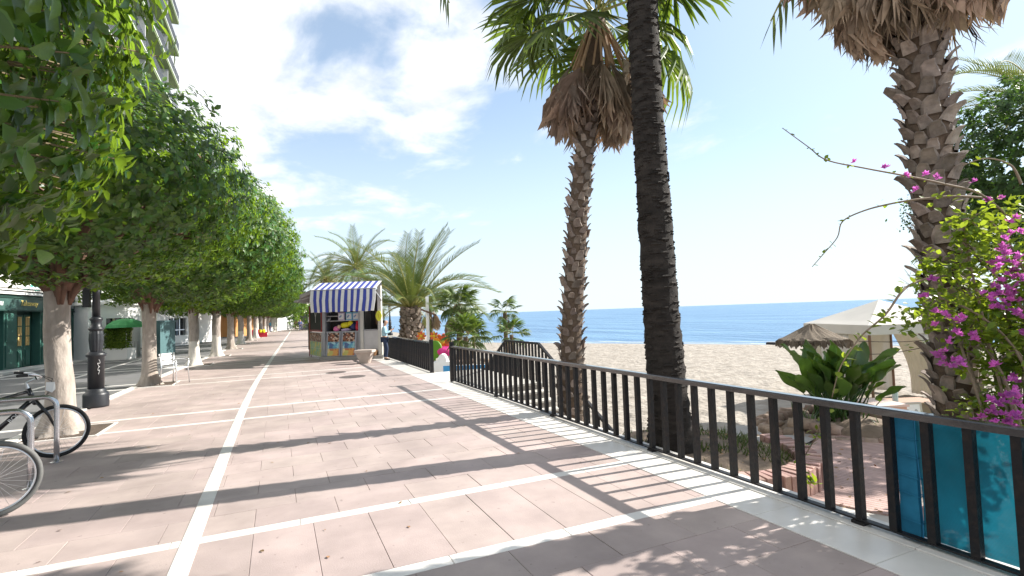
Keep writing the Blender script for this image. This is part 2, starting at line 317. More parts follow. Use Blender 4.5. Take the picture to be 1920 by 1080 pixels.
def frame(p, d, u, s):
    d = Vector(d).normalized(); x = d.cross(Vector(u)); x = x.normalized() if x.length > 1e-6 else d.orthogonal().normalized(); z = x.cross(d); m = Matrix.Identity(4)
    for i in range(3): m[i][0] = x[i]*s; m[i][1] = d[i]*s; m[i][2] = z[i]*s; m[i][3] = p[i]
    return m
# ============================================================ SETTING
def kslope(y): return .0345*min(1., max(0., (y-9)/10))
def kink(y): return .0345*((y-14) if y > 19 else ((y-9)**2/20 if y > 9 else 0.))           # the promenade bends gently beyond 14 m
EX = 3.37                                           # seam between paving and marble border
g = MB(); g.add([(-300, -60, -.05), (4.0, -60, -.05), (4.0, 20, -.05), (14, 300, -.05), (-300, 300, -.05)], [(0, 1, 2, 3, 4)])
tag(g.build('ground', m_grout), kind='structure')
prom = link('promenade', None); tag(prom, kind='structure'); prom['_base'] = [0, 0, 0]
g = MB(); ys = [-6, 9, 12, 14, 16, 19, 20, 30, 45, 70, 110]
vs = [(-3.72+kink(y), y, -.012) for y in ys]+[(EX+.03+(kink(y) if y > 20 else 0), y, -.012) for y in ys]; n = len(ys)
g.add(vs, [(i, n+i, n+i+1, i+1) for i in range(n-1)]); g.build('grout_bed', m_grout, prom)
# rows of pavers: between every pair of white bands one course of long slabs, else twelve rows in running bond
bands = [-3.11, -1.88, 3.46, 4.68, 10.02, 11.26, 16.6, 17.84, 23.2, 24.4, 29.8, 31.0]
rows = []
for i in range(len(bands)-1):
    a, b = bands[i]+.066, bands[i+1]-.066
    if b-a < 2: rows.append((a, b, .434, .0, 1))
    else:
        k = 12
        for j in range(k): rows.append((a+(b-a)*j/k, a+(b-a)*(j+1)/k, .651, .325*(j % 2), 0))
tiles = []
for a, b, wd, sh, long in rows:
    if b < .4: continue
    x0 = -3.45+kink((a+b)/2) if a > 14 else -3.45; x = -.19+sh; x -= math.ceil((x-x0)/wd)*wd
    while x < EX:
        l = max(x, x0); r_ = min(x+wd, EX-.004)
        if r_-l > .04: tiles.append((l, r_, a, b))
        x += wd
def seen(x, y, z=0, mrg=60):
    p = Vector((x, y, z))-Vector((0, 0, CAM_H)); d = p.dot(c_f)
    if d < .2: return False
    return -mrg < 960+FOC*p.dot(c_r)/d < 1920+mrg and -mrg < 540-FOC*p.dot(c_u)/d < 1080+mrg
tiles.sort(key=lambda t: math.hypot((t[0]+t[1])/2, (t[2]+t[3])/2) + (0 if seen((t[0]+t[1])/2, (t[2]+t[3])/2) else 1000))
def tile_mesh(w_, h_):
    t = MB(); t.box(.0016, w_-.0016, .0016, h_-.0016, -.04, 0, .002); return t.mesh('paving_tile', m_tile)
tm = {}
rest = MB()
for i, (l, r_, a, b) in enumerate(tiles):
    if i < 290:
        key = (round(r_-l, 3), round(b-a, 3))
        if key not in tm: tm[key] = tile_mesh(*key)
        o = link('paving_tile', tm[key], prom, (l, a, random.uniform(-.0012, .0012)), (random.uniform(-.0012, .0012), random.uniform(-.0012, .0012), 0))
    else: rest.box(l+.0016, r_-.0016, a+.0016, b-.0016, -.02, random.uniform(-.001, .001))
for k in range(31, 110):          # beyond, the joints are too small to see
    rest.box(-3.45+kink(k), EX+kink(k), k+.003, k+.997, -.02, 0)
tag(rest.build('paving_field', m_tile_s, prom), kind='stuff')
# white marble bands, piece by piece
sm = {}
def slab(x, y, lx, ly, z, h, name, rz=0):
    k = (round(lx, 2), round(ly, 2), h, name)
    if k not in sm: t = MB(); t.box(-lx/2+.002, lx/2-.002, -ly/2+.002, ly/2-.002, -h, 0, .003); sm[k] = t.mesh(name, m_marble)
    return link(name, sm[k], prom, (x, y, z), (0, 0, rz))
for b in bands[1:]:
    k0 = kink(b); x = -3.45+k0
    if b < 0: continue
    while x < EX-.05:
        l = min(.9, EX-x); slab(x+l/2, b, l, .132, .0005+random.uniform(-.0005, .0005), .02, 'marble_strip'); x += .9
y = 1.2
while y < 80:
    l = .9 if y < 30 else 3.0
    slab(-.62+kink(y+l/2), y+l/2, .132, l, .004, .012, 'marble_strip', -math.atan(kslope(y+l/2))); y += l
y = 2.115-.9*5
while y < 12.0:
    if y > -.5:
        slab((EX+3.80)/2, y+.45, 3.80-EX, .9, .003, .05, 'border_slab'); slab(3.935, y+.45, .268, .9, .012, .06, 'border_slab')
    y += .9
while y < 34:
    sh = kink(y) if y > 21 else 0
    slab((EX+4.05)/2+sh, y+.9, 4.06-EX, 1.8, .003, .05, 'border_slab'); y += 1.8
# kerb and street on the landward side
for k in range(0, 27):
    y = .5+k*1.5
    if y > 0: slab(-3.62+kink(y+.75), y+.75, .16, 1.5, .012, .08, 'kerb_stone', -math.atan(kslope(y+.75)))
street = link('street', None); tag(street, kind='structure'); street['_base'] = [0, 0, 0]
g = MB(); ys = [-20, 9, 12, 14, 16, 19, 30, 60, 110]; n = len(ys)
g.add([(-40, y, -.02) for y in ys]+[(-3.7+kink(y), y, -.02) for y in ys], [(i, n+i, n+i+1, i+1) for i in range(n-1)]); g.build('street_surface', m_street, street)
g = MB()
for b in bands[2:]+[36.4, 37.6, 43, 44.2]:
    g.box(-10.5, -3.72+kink(b), b-.09, b+.09, -.03, -.012)
def gband(x0, y0, x1, y1, w_=.13): g.bar((x0, y0, -.017), (x1, y1, -.017), w_, .012)
gband(-6.1, 4, -6.1, 33); gband(-8.8, 4, -8.8, 33)
g.build('road_marking', m_band, street)
# beach: land falls from the promenade to the waterline
def shore(y): return max(39.5-(y-31.7)*.587, 22.7+(y-60)*.03) if y > -20 else 70
def smooth(a, b, t): t = min(1, max(0, (t-a)/(b-a))); return t*t*(3-2*t)
def sand_z(x, y):
    s = (shore(y)-x)/1.16
    z = -1.95+.062*max(min(s, 11), -12)
    near = -.34-.075*(x-4.1)+.0; near = max(near, -1.25)
    f = (1-smooth(6.0, 8.2, y))*(1-smooth(9, 17, x))
    z = z*(1-f)+near*f
    return z
def axis(segs):
    r = []
    for a, b, st in segs: r += list(np.arange(a, b, st))
    return r
xs = axis([(4.06, 14, .10), (14, 40, .3), (40, 90, 2)]); yy = axis([(-14, 0, .7), (0, 14, .10), (14, 60, .35), (60, 320, 8)])
V = np.zeros((len(xs)*len(yy), 3)); i = 0
for y in yy:
    for x in xs:
        z = sand_z(x, y); p = Vector((x, y, 0))
        dry = smooth(1.0, 5.0, (shore(y)-x))
        z += dry*(.045*noise.noise(p*.9)+.05*noise.noise(p*2.3+Vector((5, 1, 0)))-.05*max(0, noise.noise(p*3.7)-.1))
        V[i] = (x, y, z); i += 1
nx = len(xs); F = np.array([(j*nx+i, j*nx+i+1, (j+1)*nx+i+1, (j+1)*nx+i) for j in range(len(yy)-1) for i in range(nx-1)])
tag(link('beach_sand', np_mesh('beach_sand', V, F, m_sand, True)), kind='structure')
g = MB(); g.add([(-25000, -9000, -1.93), (40000, -30000, -1.93), (40000, 40000, -1.93), (-25000, 40000, -1.93)], [(0, 1, 2, 3)])
g.v = [(-3000, 330, -1.93), (4.2, 330, -1.93), (4.2, -60, -1.93), (30000, -30000, -1.93), (40000, 40000, -1.93), (-12000, 40000, -1.93)]; g.f = [(0, 1, 2, 3, 4, 5)]; g.mi = [0]
tag(g.build('sea', m_sea), kind='structure')
foam = MB()
for k in range(2):
    for y in np.arange(-5, 60, .5):
        wv = lambda t: 1.2*noise.noise(Vector((t*.13, k*7.3, 0)))+.4*noise.noise(Vector((t*.6, k*3, 1)))
        a, b = shore(y)+.5+k*2.2+wv(y), shore(y+.5)+.5+k*2.2+wv(y+.5); th = .25+.35*abs(noise.noise(Vector((y*.35, k, 2))))
        foam.add([(a, y, -1.918), (a+th, y, -1.916), (b+th, y+.5, -1.916), (b, y+.5, -1.918)], [(0, 1, 2, 3)])
tag(foam.build('water_foam', mat('foam', (.8, .82, .84), .8)), kind='stuff')
# retaining edge under the promenade
g = MB(); g.box(3.80, 4.052, -14, 14.6, -1.4, -.062); g.box(3.6, 4.3, 14.6, 40, -1.9, -.056); tag(g.build('seawall', m_conc), 'grey concrete edge wall carrying the marble border above the sand', 'wall')

# pink path, concrete strip and planting bed behind the railing
path = link('beach_path', None); tag(path, kind='structure'); path['_base'] = [0, 0, 0]
pa = [Vector((4.12, 2.35, 0)), Vector((4.7, 3.9, 0)), Vector((10.3, 6.5, 0)), Vector((9.6, 4.6, 0))]
# planks run across the walk: interpolate between its two long sides
Lside = [(4.7, 3.95), (6.2, 4.9), (8.0, 5.75), (10.4, 6.6)]; Rside = [(5.3, 2.75), (6.6, 3.75), (8.3, 4.75), (10.7, 5.55)]
def lerp_poly(P, t):
    t *= len(P)-1; i = min(int(t), len(P)-2); f = t-i; return Vector((P[i][0]*(1-f)+P[i+1][0]*f, P[i][1]*(1-f)+P[i+1][1]*f, 0))
m_plank = mat('pink board', (.40, .27, .24), .7, .14, 5, .2, 60, rnd='object', rvar=.1)
NP = 62
for i in range(NP):
    a0, a1 = lerp_poly(Lside, i/NP), lerp_poly(Lside, (i+.9)/NP); b0, b1 = lerp_poly(Rside, i/NP), lerp_poly(Rside, (i+.9)/NP)
    g = MB(); vs = []
    for p in (a0, b0, b1, a1): vs.append((p.x, p.y, sand_z(p.x, p.y)+.0))
    for p in (a0, b0, b1, a1): vs.append((p.x, p.y, sand_z(p.x, p.y)+.075))
    g.add(vs, [(3, 2, 1, 0), (4, 5, 6, 7), (0, 1, 5, 4), (1, 2, 6, 5), (2, 3, 7, 6), (3, 0, 4, 7)]); g.build('board', m_plank, path)
def sheet(name, poly, h, m, kind='structure', sub_=18):
    """draped slab over the sand: polygon in plan"""
    bm = bmesh.new(); f = bm.faces.new([bm.verts.new((x, y, 0)) for x, y in poly]); bmesh.ops.triangulate(bm, faces=[f])
    bmesh.ops.subdivide_edges(bm, edges=bm.edges, cuts=sub_, use_grid_fill=True)
    for v in bm.verts: v.co.z = sand_z(v.co.x, v.co.y)+h+.015*noise.noise(v.co*1.5)
    me = bpy.data.meshes.new(name); bm.to_mesh(me); bm.free(); finish(me, m, True); return tag(link(name, me), kind=kind)
sheet('marble_apron', [(4.06, 2.2), (4.06, 4.2), (4.95, 4.1), (5.4, 3.3), (5.3, 2.5)], .06, mat('worn pale stone', (.52, .48, .44), .8, .15, 4, .4, 30, stain=(.36, .3, .24), sscale=2))
sheet('concrete_walk', [(5.4, 5.2), (7.2, 7.4), (9.8, 9.2), (11.6, 8.7), (10.4, 6.75), (8.0, 5.85), (6.2, 5.05)], .05, m_conc)
sheet('green_carpet', [tuple(gnd(1630, 772, -.78).xy), tuple(gnd(1640, 745, -.85).xy), tuple(gnd(1740, 738, -.9).xy), tuple(gnd(1850, 745, -.85).xy), tuple(gnd(1850, 790, -.75).xy)], .07, mat('artificial turf', (.10, .30, .07), .85, .2, 30, .5, 200))
# raised bed round the dark palm, edged with bricks set on end
BC = Vector((4.75, 5.15)); BR = 1.12
def bed_z(x, y): return -.10-.05*((x-BC.x)**2+(y-BC.y)**2)
vs = []; fs = []; n = 40; rings = 12
for i in range(rings+1):
    for j in range(n):
        a = 2*PI*j/n; r_ = BR*i/rings; x = max(BC.x+r_*math.cos(a), 4.06); y = BC.y+r_*1.15*math.sin(a); vs.append((x, y, bed_z(x, y)+.035*noise.noise(Vector((x*3, y*3, 0)))-(.25 if i == rings else 0)))
for i in range(rings):
    for j in range(n): fs.append((i*n+j, (i+1)*n+j, (i+1)*n+(j+1) % n, i*n+(j+1) % n))
g = MB(); g.add(vs, fs); tag(g.build('planting_bed', m_soil, smooth=True), kind='structure')
curb = thing('brick_curb', 'curved edging of pink bricks set on end around the dark palm bed', 'curb', (BC.x, BC.y, -.3))
br = MB(); br.box(-.13, .13, -.036, .036, 0, .42, .006); brm = br.mesh('brick', m_brick)
nb = 86
for j in range(nb):
    a = 2*PI*j/nb; x = BC.x+(BR+.05)*math.cos(a); y = BC.y+(BR+.05)*1.15*math.sin(a)
    if x < 4.2 or y > BC.y-.1: continue
    link('brick', brm, curb, (x-BC.x, y-BC.y, random.uniform(-.015, .01)-.2), (0, random.uniform(-.03, .03), a+random.uniform(-.02, .02)))
# grass on the bed and litter leaves
P = []; 
for _ in range(2600):
    a = random.uniform(0, 2*PI); r_ = BR*math.sqrt(random.random())*.95; x = BC.x+r_*math.cos(a); y = BC.y+r_*1.1*math.sin(a)
    if x < 4.1: continue
    if noise.noise(Vector((x*1.6, y*1.6, 3))) < .0: continue
    P.append((x, y, bed_z(x, y)))
P = np.array(P); D = np.column_stack([rng.normal(0, .45, len(P)), rng.normal(0, .45, len(P)), np.ones(len(P))]); U = rng.normal(0, 1, (len(P), 3))
tpl = (np.array([(-.07, 0, 0), (.07, 0, 0), (.03, .6, .05), (-.03, .6, .05), (0, 1, .2)]), np.array([(0, 1, 2), (0, 2, 3), (3, 2, 4)]))
V, F = leaf_cloud(P, D, U, rng.uniform(.05, .13, len(P)), tpl); tag(link('grass', np_mesh('grass', V, F, m_grass)), kind='stuff')
n = 420; P = []
for _ in range(n):
    x = random.uniform(4.1, 7.5); y = random.uniform(2.6, 7.5); inb = (x-BC.x)**2+((y-BC.y)/1.15)**2 < BR**2
    P.append((x, y, (bed_z(x, y) if inb else sand_z(x, y)+.05)+.03))
P = np.array(P); D = np.column_stack([rng.normal(0, 1, n), rng.normal(0, 1, n), rng.normal(0, .15, n)]); U = np.column_stack([rng.normal(0, .3, n), rng.normal(0, .3, n), np.ones(n)])
V, F = leaf_cloud(P, D, U, rng.uniform(.03, .07, n), LEAF6); tag(link('leaf_litter', np_mesh('leaf_litter', V, F, mat('dry leaf', (.30, .18, .09), .8, rnd='island', rvar=.4, hue=.02))), kind='stuff')

# two manhole covers in the paving
def manhole(px_, py_, r_, label):
    p = gnd(px_, py_); t = thing('manhole_cover', label, 'manhole cover', (p.x, p.y, 0), 0, 'manhole covers in the paving')
    g = MB(); g.lathe([(r_, -.02), (r_, .006), (r_-.03, .009), (r_-.03, .004)], 28, p); g.build('rim', plain('worn iron', (.10, .09, .085), .6), t)
    g = MB(); g.lathe([(r_-.034, -.02), (r_-.034, .005)], 28, p)
    for k in range(-4, 5):
        h = math.sqrt(max(0, (r_-.06)**2-(k*r_/5)**2)); g.box(p.x-h, p.x+h, p.y+k*r_/5-.014, p.y+k*r_/5+.014, .0, .0085)
    g.build('lid', plain('worn iron lid', (.17, .145, .135), .65), t)
manhole(630, 698.5, .30, 'small manhole cover, the farther of the two in the pink paving')
manhole(661, 706.5, .36, 'larger manhole cover, nearer of the two before the stone bench')
# ============================================================ BUILDINGS ON THE LEFT
def text_obj(name, s, m, parent, p, xdir, size, ext=.006, align='CENTER', shear=0., zdir=(0, 0, 1)):
    cu = bpy.data.curves.new(name, 'FONT'); cu.body = s; cu.size = size; cu.extrude = ext; cu.align_x = align; cu.align_y = 'CENTER'; cu.shear = shear; cu.materials.append(m)
    o = bpy.data.objects.new(name, cu); C.objects.link(o)
    x = Vector(xdir).normalized(); z = Vector(zdir).normalized(); nrm = x.cross(z); M = Matrix.Identity(4)
    me = bpy.data.meshes.new_from_object(o); bpy.data.objects.remove(o); o = link(name, me)
    for i in range(3): M[i][0] = x[i]; M[i][1] = z[i]; M[i][2] = nrm[i]
    b = Vector(parent['_base']) if parent is not None and '_base' in parent else Vector((0, 0, 0))
    M.translation = Vector(p)-b; o.parent = parent; o.matrix_basis = M; return o
# shop row: facade line from S0 along sd, outward normal sn
S0 = Vector((-10.25, 24.0, 0)); sd = Vector((.125, .992, 0)).normalized(); sn = Vector((sd.y, -sd.x, 0))
def F_(u, o, z): return S0+sd*u+sn*o+Vector((0, 0, z))
def fbox(mb, u0, u1, o0, o1, z0, z1):
    vs = [F_(u, o, z) for z in (z0, z1) for (u, o) in ((u0, o0), (u1, o0), (u1, o1), (u0, o1))]
    return mb.add(vs, [(3, 2, 1, 0), (4, 5, 6, 7), (0, 1, 5, 4), (1, 2, 6, 5), (2, 3, 7, 6), (3, 0, 4, 7)])
def uz(px_, py_):
    p = hit(px_, py_, S0, sn); return (p-S0).dot(sd), p.z
u_end = uz(140, 650)[0]; u_door0 = uz(37, 640)[0]; u_door1 = uz(71, 640)[0]; u_right = uz(118, 640)[0]
z_f0 = uz(60, 583)[1]; z_f1 = uz(60, 559)[1]
shop = thing('shop_building', 'white building with dark green takeaway shopfront on the far side of the street', 'building', tuple(S0))
g = MB(); fbox(g, -16, u_end+2.2, -6, 0, z_f1+.28, 6.2); g.build('upper_wall', m_wall, shop)
g = MB(); fbox(g, -16, u_end+.02, -6, -.3, -.02, z_f1+.26); g.build('back_wall', m_dgreen, shop)
g = MB(); fbox(g, u_end+.03, u_end+2.2, -6, 0, -.02, z_f1+.26); g.build('side_wall', m_grey_wall, shop)
g = MB(); fbox(g, -16, u_end+.6, .003, .16, z_f1+.10, z_f1+.20); fbox(g, -16, u_end+2.3, .003, .10, z_f1+.38, z_f1+.46); g.build('cornice', m_white, shop)
g = MB(); fbox(g, -16, u_end+.5, -.29, .12, z_f0, z_f1); g.build('fascia', mat('grey green board', (.045, .10, .088), .45), shop)
g = MB(); fbox(g, -16, u_end+.5, .125, .155, z_f0-.03, z_f0+.02); fbox(g, -16, u_end+.5, .125, .155, z_f1-.05, z_f1+.0); g.build('fascia_trim', m_dgreen, shop)
for a, b, mm in ((-9, -5.2, m_green), (uz(4, 640)[0], uz(29, 640)[0], m_green), (u_right, u_end, m_green), (uz(73, 640)[0], uz(84, 640)[0], m_green)):
    g = MB(); fbox(g, a, b, -.28, .04, 0, z_f0); fbox(g, a+.12, b-.12, .045, .07, .15, 1.0); fbox(g, a+.12, b-.12, .045, .07, 1.15, z_f0-.15); g.build('pilaster', mm, shop)
for k in range(2):       # a pair of half-glazed doors
    a = u_door0+.1+k*(u_door1-u_door0-.2)/2; b = a+(u_door1-u_door0-.2)/2-.04
    g = MB(); fbox(g, a, b, -.28, -.2, .05, 2.25); fbox(g, a+.12, b-.12, -.195, -.17, .15, .75); d = g.build('door', m_green, shop)
    for i in range(2):
        for j in range(3):
            g = MB(); w_ = (b-a-.3)/2; fbox(g, a+.13+i*(w_+.04), a+.13+i*(w_+.04)+w_, -.195, -.175, .95+j*.42, .95+j*.42+.38); q = g.build('pane', m_warm, None)
            q.parent = d; q.location = -Vector(shop['_base'])
text_obj('lettering', 'Takeaway', m_gold, shop, F_(uz(48, 575)[0], .13, (z_f0+z_f1)/2+.02), sd, .31, shear=.25)
text_obj('lettering', 'Menu', m_white, shop, F_(uz(4, 640)[0]-.6, .13, (z_f0+z_f1)/2+.02), sd, .34, shear=.2)
text_obj('lettering', 'Bar', m_white, shop, F_(uz(79, 640)[0], .13, (z_f0+z_f1)/2-.03), sd, .34, shear=.2)
text_obj('lettering', 'Grill', m_white, shop, F_(uz(126, 640)[0], .13, (z_f0+z_f1)/2-.03), sd, .34, shear=.2)
us, zs_ = uz(58, 530); text_obj('sign_lettering', 'Da', mat('turquoise letter', (.12, .50, .42), .5), shop, F_(us, .02, zs_), sd, 1.05, .03, shear=.1)
# paved step in front of the shop
g = MB(); fbox(g, -16, u_end+2.2, .0, .9, -.03, .06); tag(g.build('shop_pavement', m_band), kind='structure')

# glazed white terrace pavilion with hedge box
def pavilion(name, label, pxl, pxr, pyb, pyt, back, cat='building'):
    a = gnd(pxl, pyb); b = gnd(pxr, pyb-1)
    return a, b
W0 = gnd(178, 676); W1 = gnd(263.5, 668.5); wd_ = (W1-W0); wl = wd_.length; wd_.normalize(); wn = Vector((wd_.y, -wd_.x, 0))
def W_(u, o, z): return W0+wd_*u+wn*o+Vector((0, 0, z))
def wbox(mb, u0, u1, o0, o1, z0, z1, Pf=None):
    Pf = Pf or W_; vs = [Pf(u, o, z) for z in (z0, z1) for (u, o) in ((u0, o0), (u1, o0), (u1, o1), (u0, o1))]
    return mb.add(vs, [(3, 2, 1, 0), (4, 5, 6, 7), (0, 1, 5, 4), (1, 2, 6, 5), (2, 3, 7, 6), (3, 0, 4, 7)])
def wz(px_, py_):
    p = hit(px_, py_, W0, wn); return (p-W0).dot(wd_), p.z
pav = thing('terrace_pavilion', 'white boxed terrace pavilion with a wide window behind the clipped hedge', 'pavilion', tuple(W0))
ua, za = wz(199, 597); ub, zb = wz(250, 640); zt = wz(220, 572)[1]; ztop = wz(220, 548)[1]
g = MB(); wbox(g, -.3, ua, -4, 0, 0, zt); wbox(g, ub, wl, -4, 0, 0, zt); wbox(g, ua, ub, -4, 0, 0, zb); wbox(g, ua, ub, -4, 0, za, zt); g.build('wall', m_white, pav)
g = MB(); wbox(g, -.5, wl+.12, -4.2, .15, zt+.002, zt+.14); g.build('cornice', m_wall, pav)
g = MB(); wbox(g, -.3, wl, -4, -.3, zt+.142, ztop+.6); g.build('upper_wall', m_white, pav)
g = MB(); wbox(g, ua, ub, -3.9, -.25, zb, za); g.build('window', m_glass, pav)
wdw = [o for o in pav.children if o.name.startswith('window')][0]
g = MB()
for k in range(4): u = ua+(ub-ua)*k/3; wbox(g, u-.03, u+.03, -.2, -.12, zb, za)
q = g.build('frame', plain('cream frame', (.72, .66, .42), .5), pav)
g = MB()
for k in range(6): u = wl-.95+k*.16; wbox(g, u, u+.02, .002, .02, .1, zb)
g.build('cladding_joint', m_grey_wall, pav)
# green umbrella-like canopy seen through the window, hedge in a trough
hp = hit(213, 660, W0, wn); hp.z = 0; hp = hp-_r*0+(Vector((0, 0, 0))-Vector((hp.x, hp.y, 0)))*(1.1/hp.length); hd = depth(hp)
t = thing('hedge', 'clipped green hedge in a white trough before the pavilion window', 'hedge', (hp.x, hp.y, 0))
hw = 39*hd/FOC; hx = c_r.copy(); hx.z = 0; hx.normalize(); hy = Vector((-hx.y, hx.x, 0))
def H_(u, o, z): return hp+hx*u+hy*o+Vector((0, 0, z))
g = MB(); wbox(g, -hw/2-.05, hw/2+.15, 0, .6, 0, .55, H_); g.build('trough', m_wall, t)
n = 5200; u = rng.uniform(-hw/2, hw/2, n); o = rng.uniform(.02, .58, n); z = rng.uniform(.5, 1.48, n); face = rng.integers(0, 4, n)
o[face == 0] = rng.uniform(-.02, .08, (face == 0).sum()); z[face == 1] = rng.uniform(1.42, 1.52, (face == 1).sum())
P = np.array([H_(a, b, c) for a, b, c in zip(u, o, z)])-np.array(t['_base']); D = rng.normal(0, 1, (n, 3))+np.array([0, -.3, .5]); U = rng.normal(0, 1, (n, 3))
V, F = leaf_cloud(P, D, U, rng.uniform(.07, .12, n), LEAF2); link('foliage', np_mesh('foliage', V, F, mat('box hedge leaf', (.17, .25, .03), .5, transl=.3, rnd='island', rvar=.4, hue=.02)), t)
gp = gnd(222, 668); t = thing('market_umbrella', 'rounded green canopy standing behind the clipped hedge', 'umbrella', (gp.x, gp.y, 0)); t['_base'] = list(hp+hy*.35+hx*.35); t.location = t['_base']; b = Vector(t['_base'])
g = MB(); g.lathe([(.85, 1.55), (.8, 1.68), (.55, 1.88), (.25, 1.98), (.02, 2.0)], 14, b); g.build('canopy', plain('green canvas', (.08, .36, .13), .7, transl=.2), t)
g = MB(); g.lathe([(.03, 0), (.03, 1.9)], 8, b); g.build('pole', m_white, t)
# tall green shutter box beside the pavilion
tp = gnd(268, 669); td = Vector((wd_.x, wd_.y, 0)); t = thing('green_cabinet', 'tall grey green cabinet between the white pavilion and second tree trunk', 'cabinet', tuple(tp)); b = tp
def T_(u, o, z): return tp+hx*u+hy*o+Vector((0, 0, z))
m_cab = plain('teal cabinet', (.075, .15, .16), .6)
g = MB(); wbox(g, 0, .9, 0, 1.2, .05, 1.75, T_); g.build('body', m_cab, t)
g = MB(); wbox(g, -.03, .93, -.03, 1.23, 1.752, 1.85, T_); g.build('lid', m_cab, t)
g = MB(); wbox(g, .44, .455, -.014, -.002, .1, 1.7, T_); wbox(g, .5, .54, -.04, -.002, .8, 1.0, T_); g.build('handle', m_dgreen, t)

# second white restaurant pavilion, further along
V0 = gnd(303, 651); V1 = gnd(362, 645.5); vd = V1-V0; vl = vd.length; vd.normalize(); vn = Vector((vd.y, -vd.x, 0))
def V_(u, o, z): return V0+vd*u+vn*o+Vector((0, 0, z))
def vz(px_, py_):
    p = hit(px_, py_, V0, vn); return (p-V0).dot(vd), p.z
t = thing('restaurant_pavilion', 'white restaurant pavilion with large window seen between second and third trunks', 'pavilion', tuple(V0))
ua, za = vz(316, 597); ub, zb = vz(350, 628); zt = vz(330, 580)[1]
g = MB(); wbox(g, -.4, ua, -5, 0, 0, zt, V_); wbox(g, ub, vl, -5, 0, 0, zt, V_); wbox(g, ua, ub, -5, 0, 0, zb, V_); wbox(g, ua, ub, -5, 0, za, zt, V_); g.build('wall', m_white, t)
g = MB(); wbox(g, -1.2, vl+.4, -5.2, .5, zt+.002, zt+.2, V_); g.build('roof_edge', m_wall, t)
g = MB(); wbox(g, ua, ub, -4.9, -.3, zb, za, V_); g.build('window', m_glass, t)
g = MB()
for k in range(4): u = ua+(ub-ua)*k/3; wbox(g, u-.04, u+.04, -.2, -.1, zb, za, V_)
wbox(g, ua, ub, -.2, -.1, zb+(za-zb)*.3, zb+(za-zb)*.3+.06, V_); g.build('frame', m_alu, t)
g = MB(); wbox(g, -.2, vl, .003, .05, .12, .2, V_); g.build('skirting', m_grey_wall, t)
# red awning above it and further fronts behind the row of trunks
def front(name, label, cat, pxl, pxr, pyb, pyt, m, dback=4, win=None, m2=None):
    a = gnd(pxl, pyb); b = a+hx*((pxr-pxl)*depth(a)/FOC); h = CAM_H+(gnd_h(pxl)-pyt)*depth(a)/FOC
    t = thing(name, label, cat, tuple(a)); L_ = (b-a).length
    Q = lambda u, o, z: a+hx*u+hy*o+Vector((0, 0, z))
    return t, Q, L_, h
def gnd_h(px_): return 600.6-(px_-520)*.0346
t, Q, L_, h = front('awning_cafe', 'cafe front with pink red awning glimpsed over the white pavilion', 'cafe', 255, 345, 648, 545, m_white)
g = MB(); wbox(g, 0, L_, 1.0, 5, 0, h, Q); g.build('wall', m_wall, t)
g = MB(); g.add([Q(.5, 1, h-.15), Q(L_*.85, 1, h-.15), Q(L_*.85, -.9, h-1.2), Q(.5, -.9, h-1.2), Q(.5, 1, h-.25), Q(L_*.85, 1, h-.25), Q(L_*.85, -.9, h-1.3), Q(.5, -.9, h-1.3)], [(0, 1, 2, 3), (7, 6, 5, 4), (3, 2, 6, 7), (0, 3, 7, 4), (1, 5, 6, 2), (0, 4, 5, 1)]); g.build('awning', plain('pink red canvas', (.62, .07, .13), .7, transl=.2), t)
t, Q, L_, h = front('orange_cafe', 'orange walled cafe with pale canopy behind the third and fourth trunks', 'cafe', 376, 428, 634, 578, m_white)
g = MB(); wbox(g, 0, L_, 1.5, 6, 0, h, Q); g.build('wall', plain('orange render', (.52, .25, .09), .8), t)
g = MB(); wbox(g, -.5, L_*.8, -1.2, 1.5, h-.55, h-.4, Q); g.build('canopy', m_canvas, t)
for u in (0, L_*.38, L_*.75): g = MB(); wbox(g, u, u+.1, -1.1, -1.0, 0, h-.55, Q); g.build('post', m_white, t)
specs = [(428, 470, 627, 574, (.62, .58, .52), 'cream fronted restaurant with an ochre blind past the fourth trunk', (.75, .42, .15)), (468, 510, 622, 572, (.66, .66, .66), 'white restaurant front with a blue grey blind beyond the fifth trunk', (.3, .38, .45)), (508, 552, 617, 577, (.70, .64, .55), 'farthest pale house front closing the end of the promenade', (.6, .3, .2))]
for pl, pr, pb, pt, col, lab, c2 in specs:
    t, Q, L_, h = front('restaurant', lab, 'restaurant', pl, pr, pb, pt, m_white); t['group'] = 'restaurant fronts behind the tree row'
    g = MB(); wbox(g, 0, L_, 1, 8, 0, h+2, Q); g.build('wall', plain('front '+lab[:6], col, .8), t)
    g = MB(); wbox(g, .5, L_-.4, -1, .98, h*.62, h*.68, Q); g.build('blind', plain('blind '+lab[:6], c2, .7), t)
    for k in range(3): u = L_*(.12+.3*k); g = MB(); wbox(g, u, u+L_*.18, .94, .998, .1, h*.55, Q); g.build('window', m_glass, t)
# long low block that closes the street behind them
t = thing('apartment_row', 'long pale row of flats behind the cafes, mostly hidden by trees', 'building', (-30, 70, 0))
g = MB(); g.box(-42, -24, 34, 150, 0, 9.); g.build('wall', m_wall, t)
wnd = MB(); wnd.box(-23.998, -23.95, 0, 1.6, 0, 1.5)
wme = wnd.mesh('window', m_glass)
for k in range(14):
    for z in (1.2, 4.2, 7.0): link('window', wme, t, (30, 37+k*7.5-70, z))

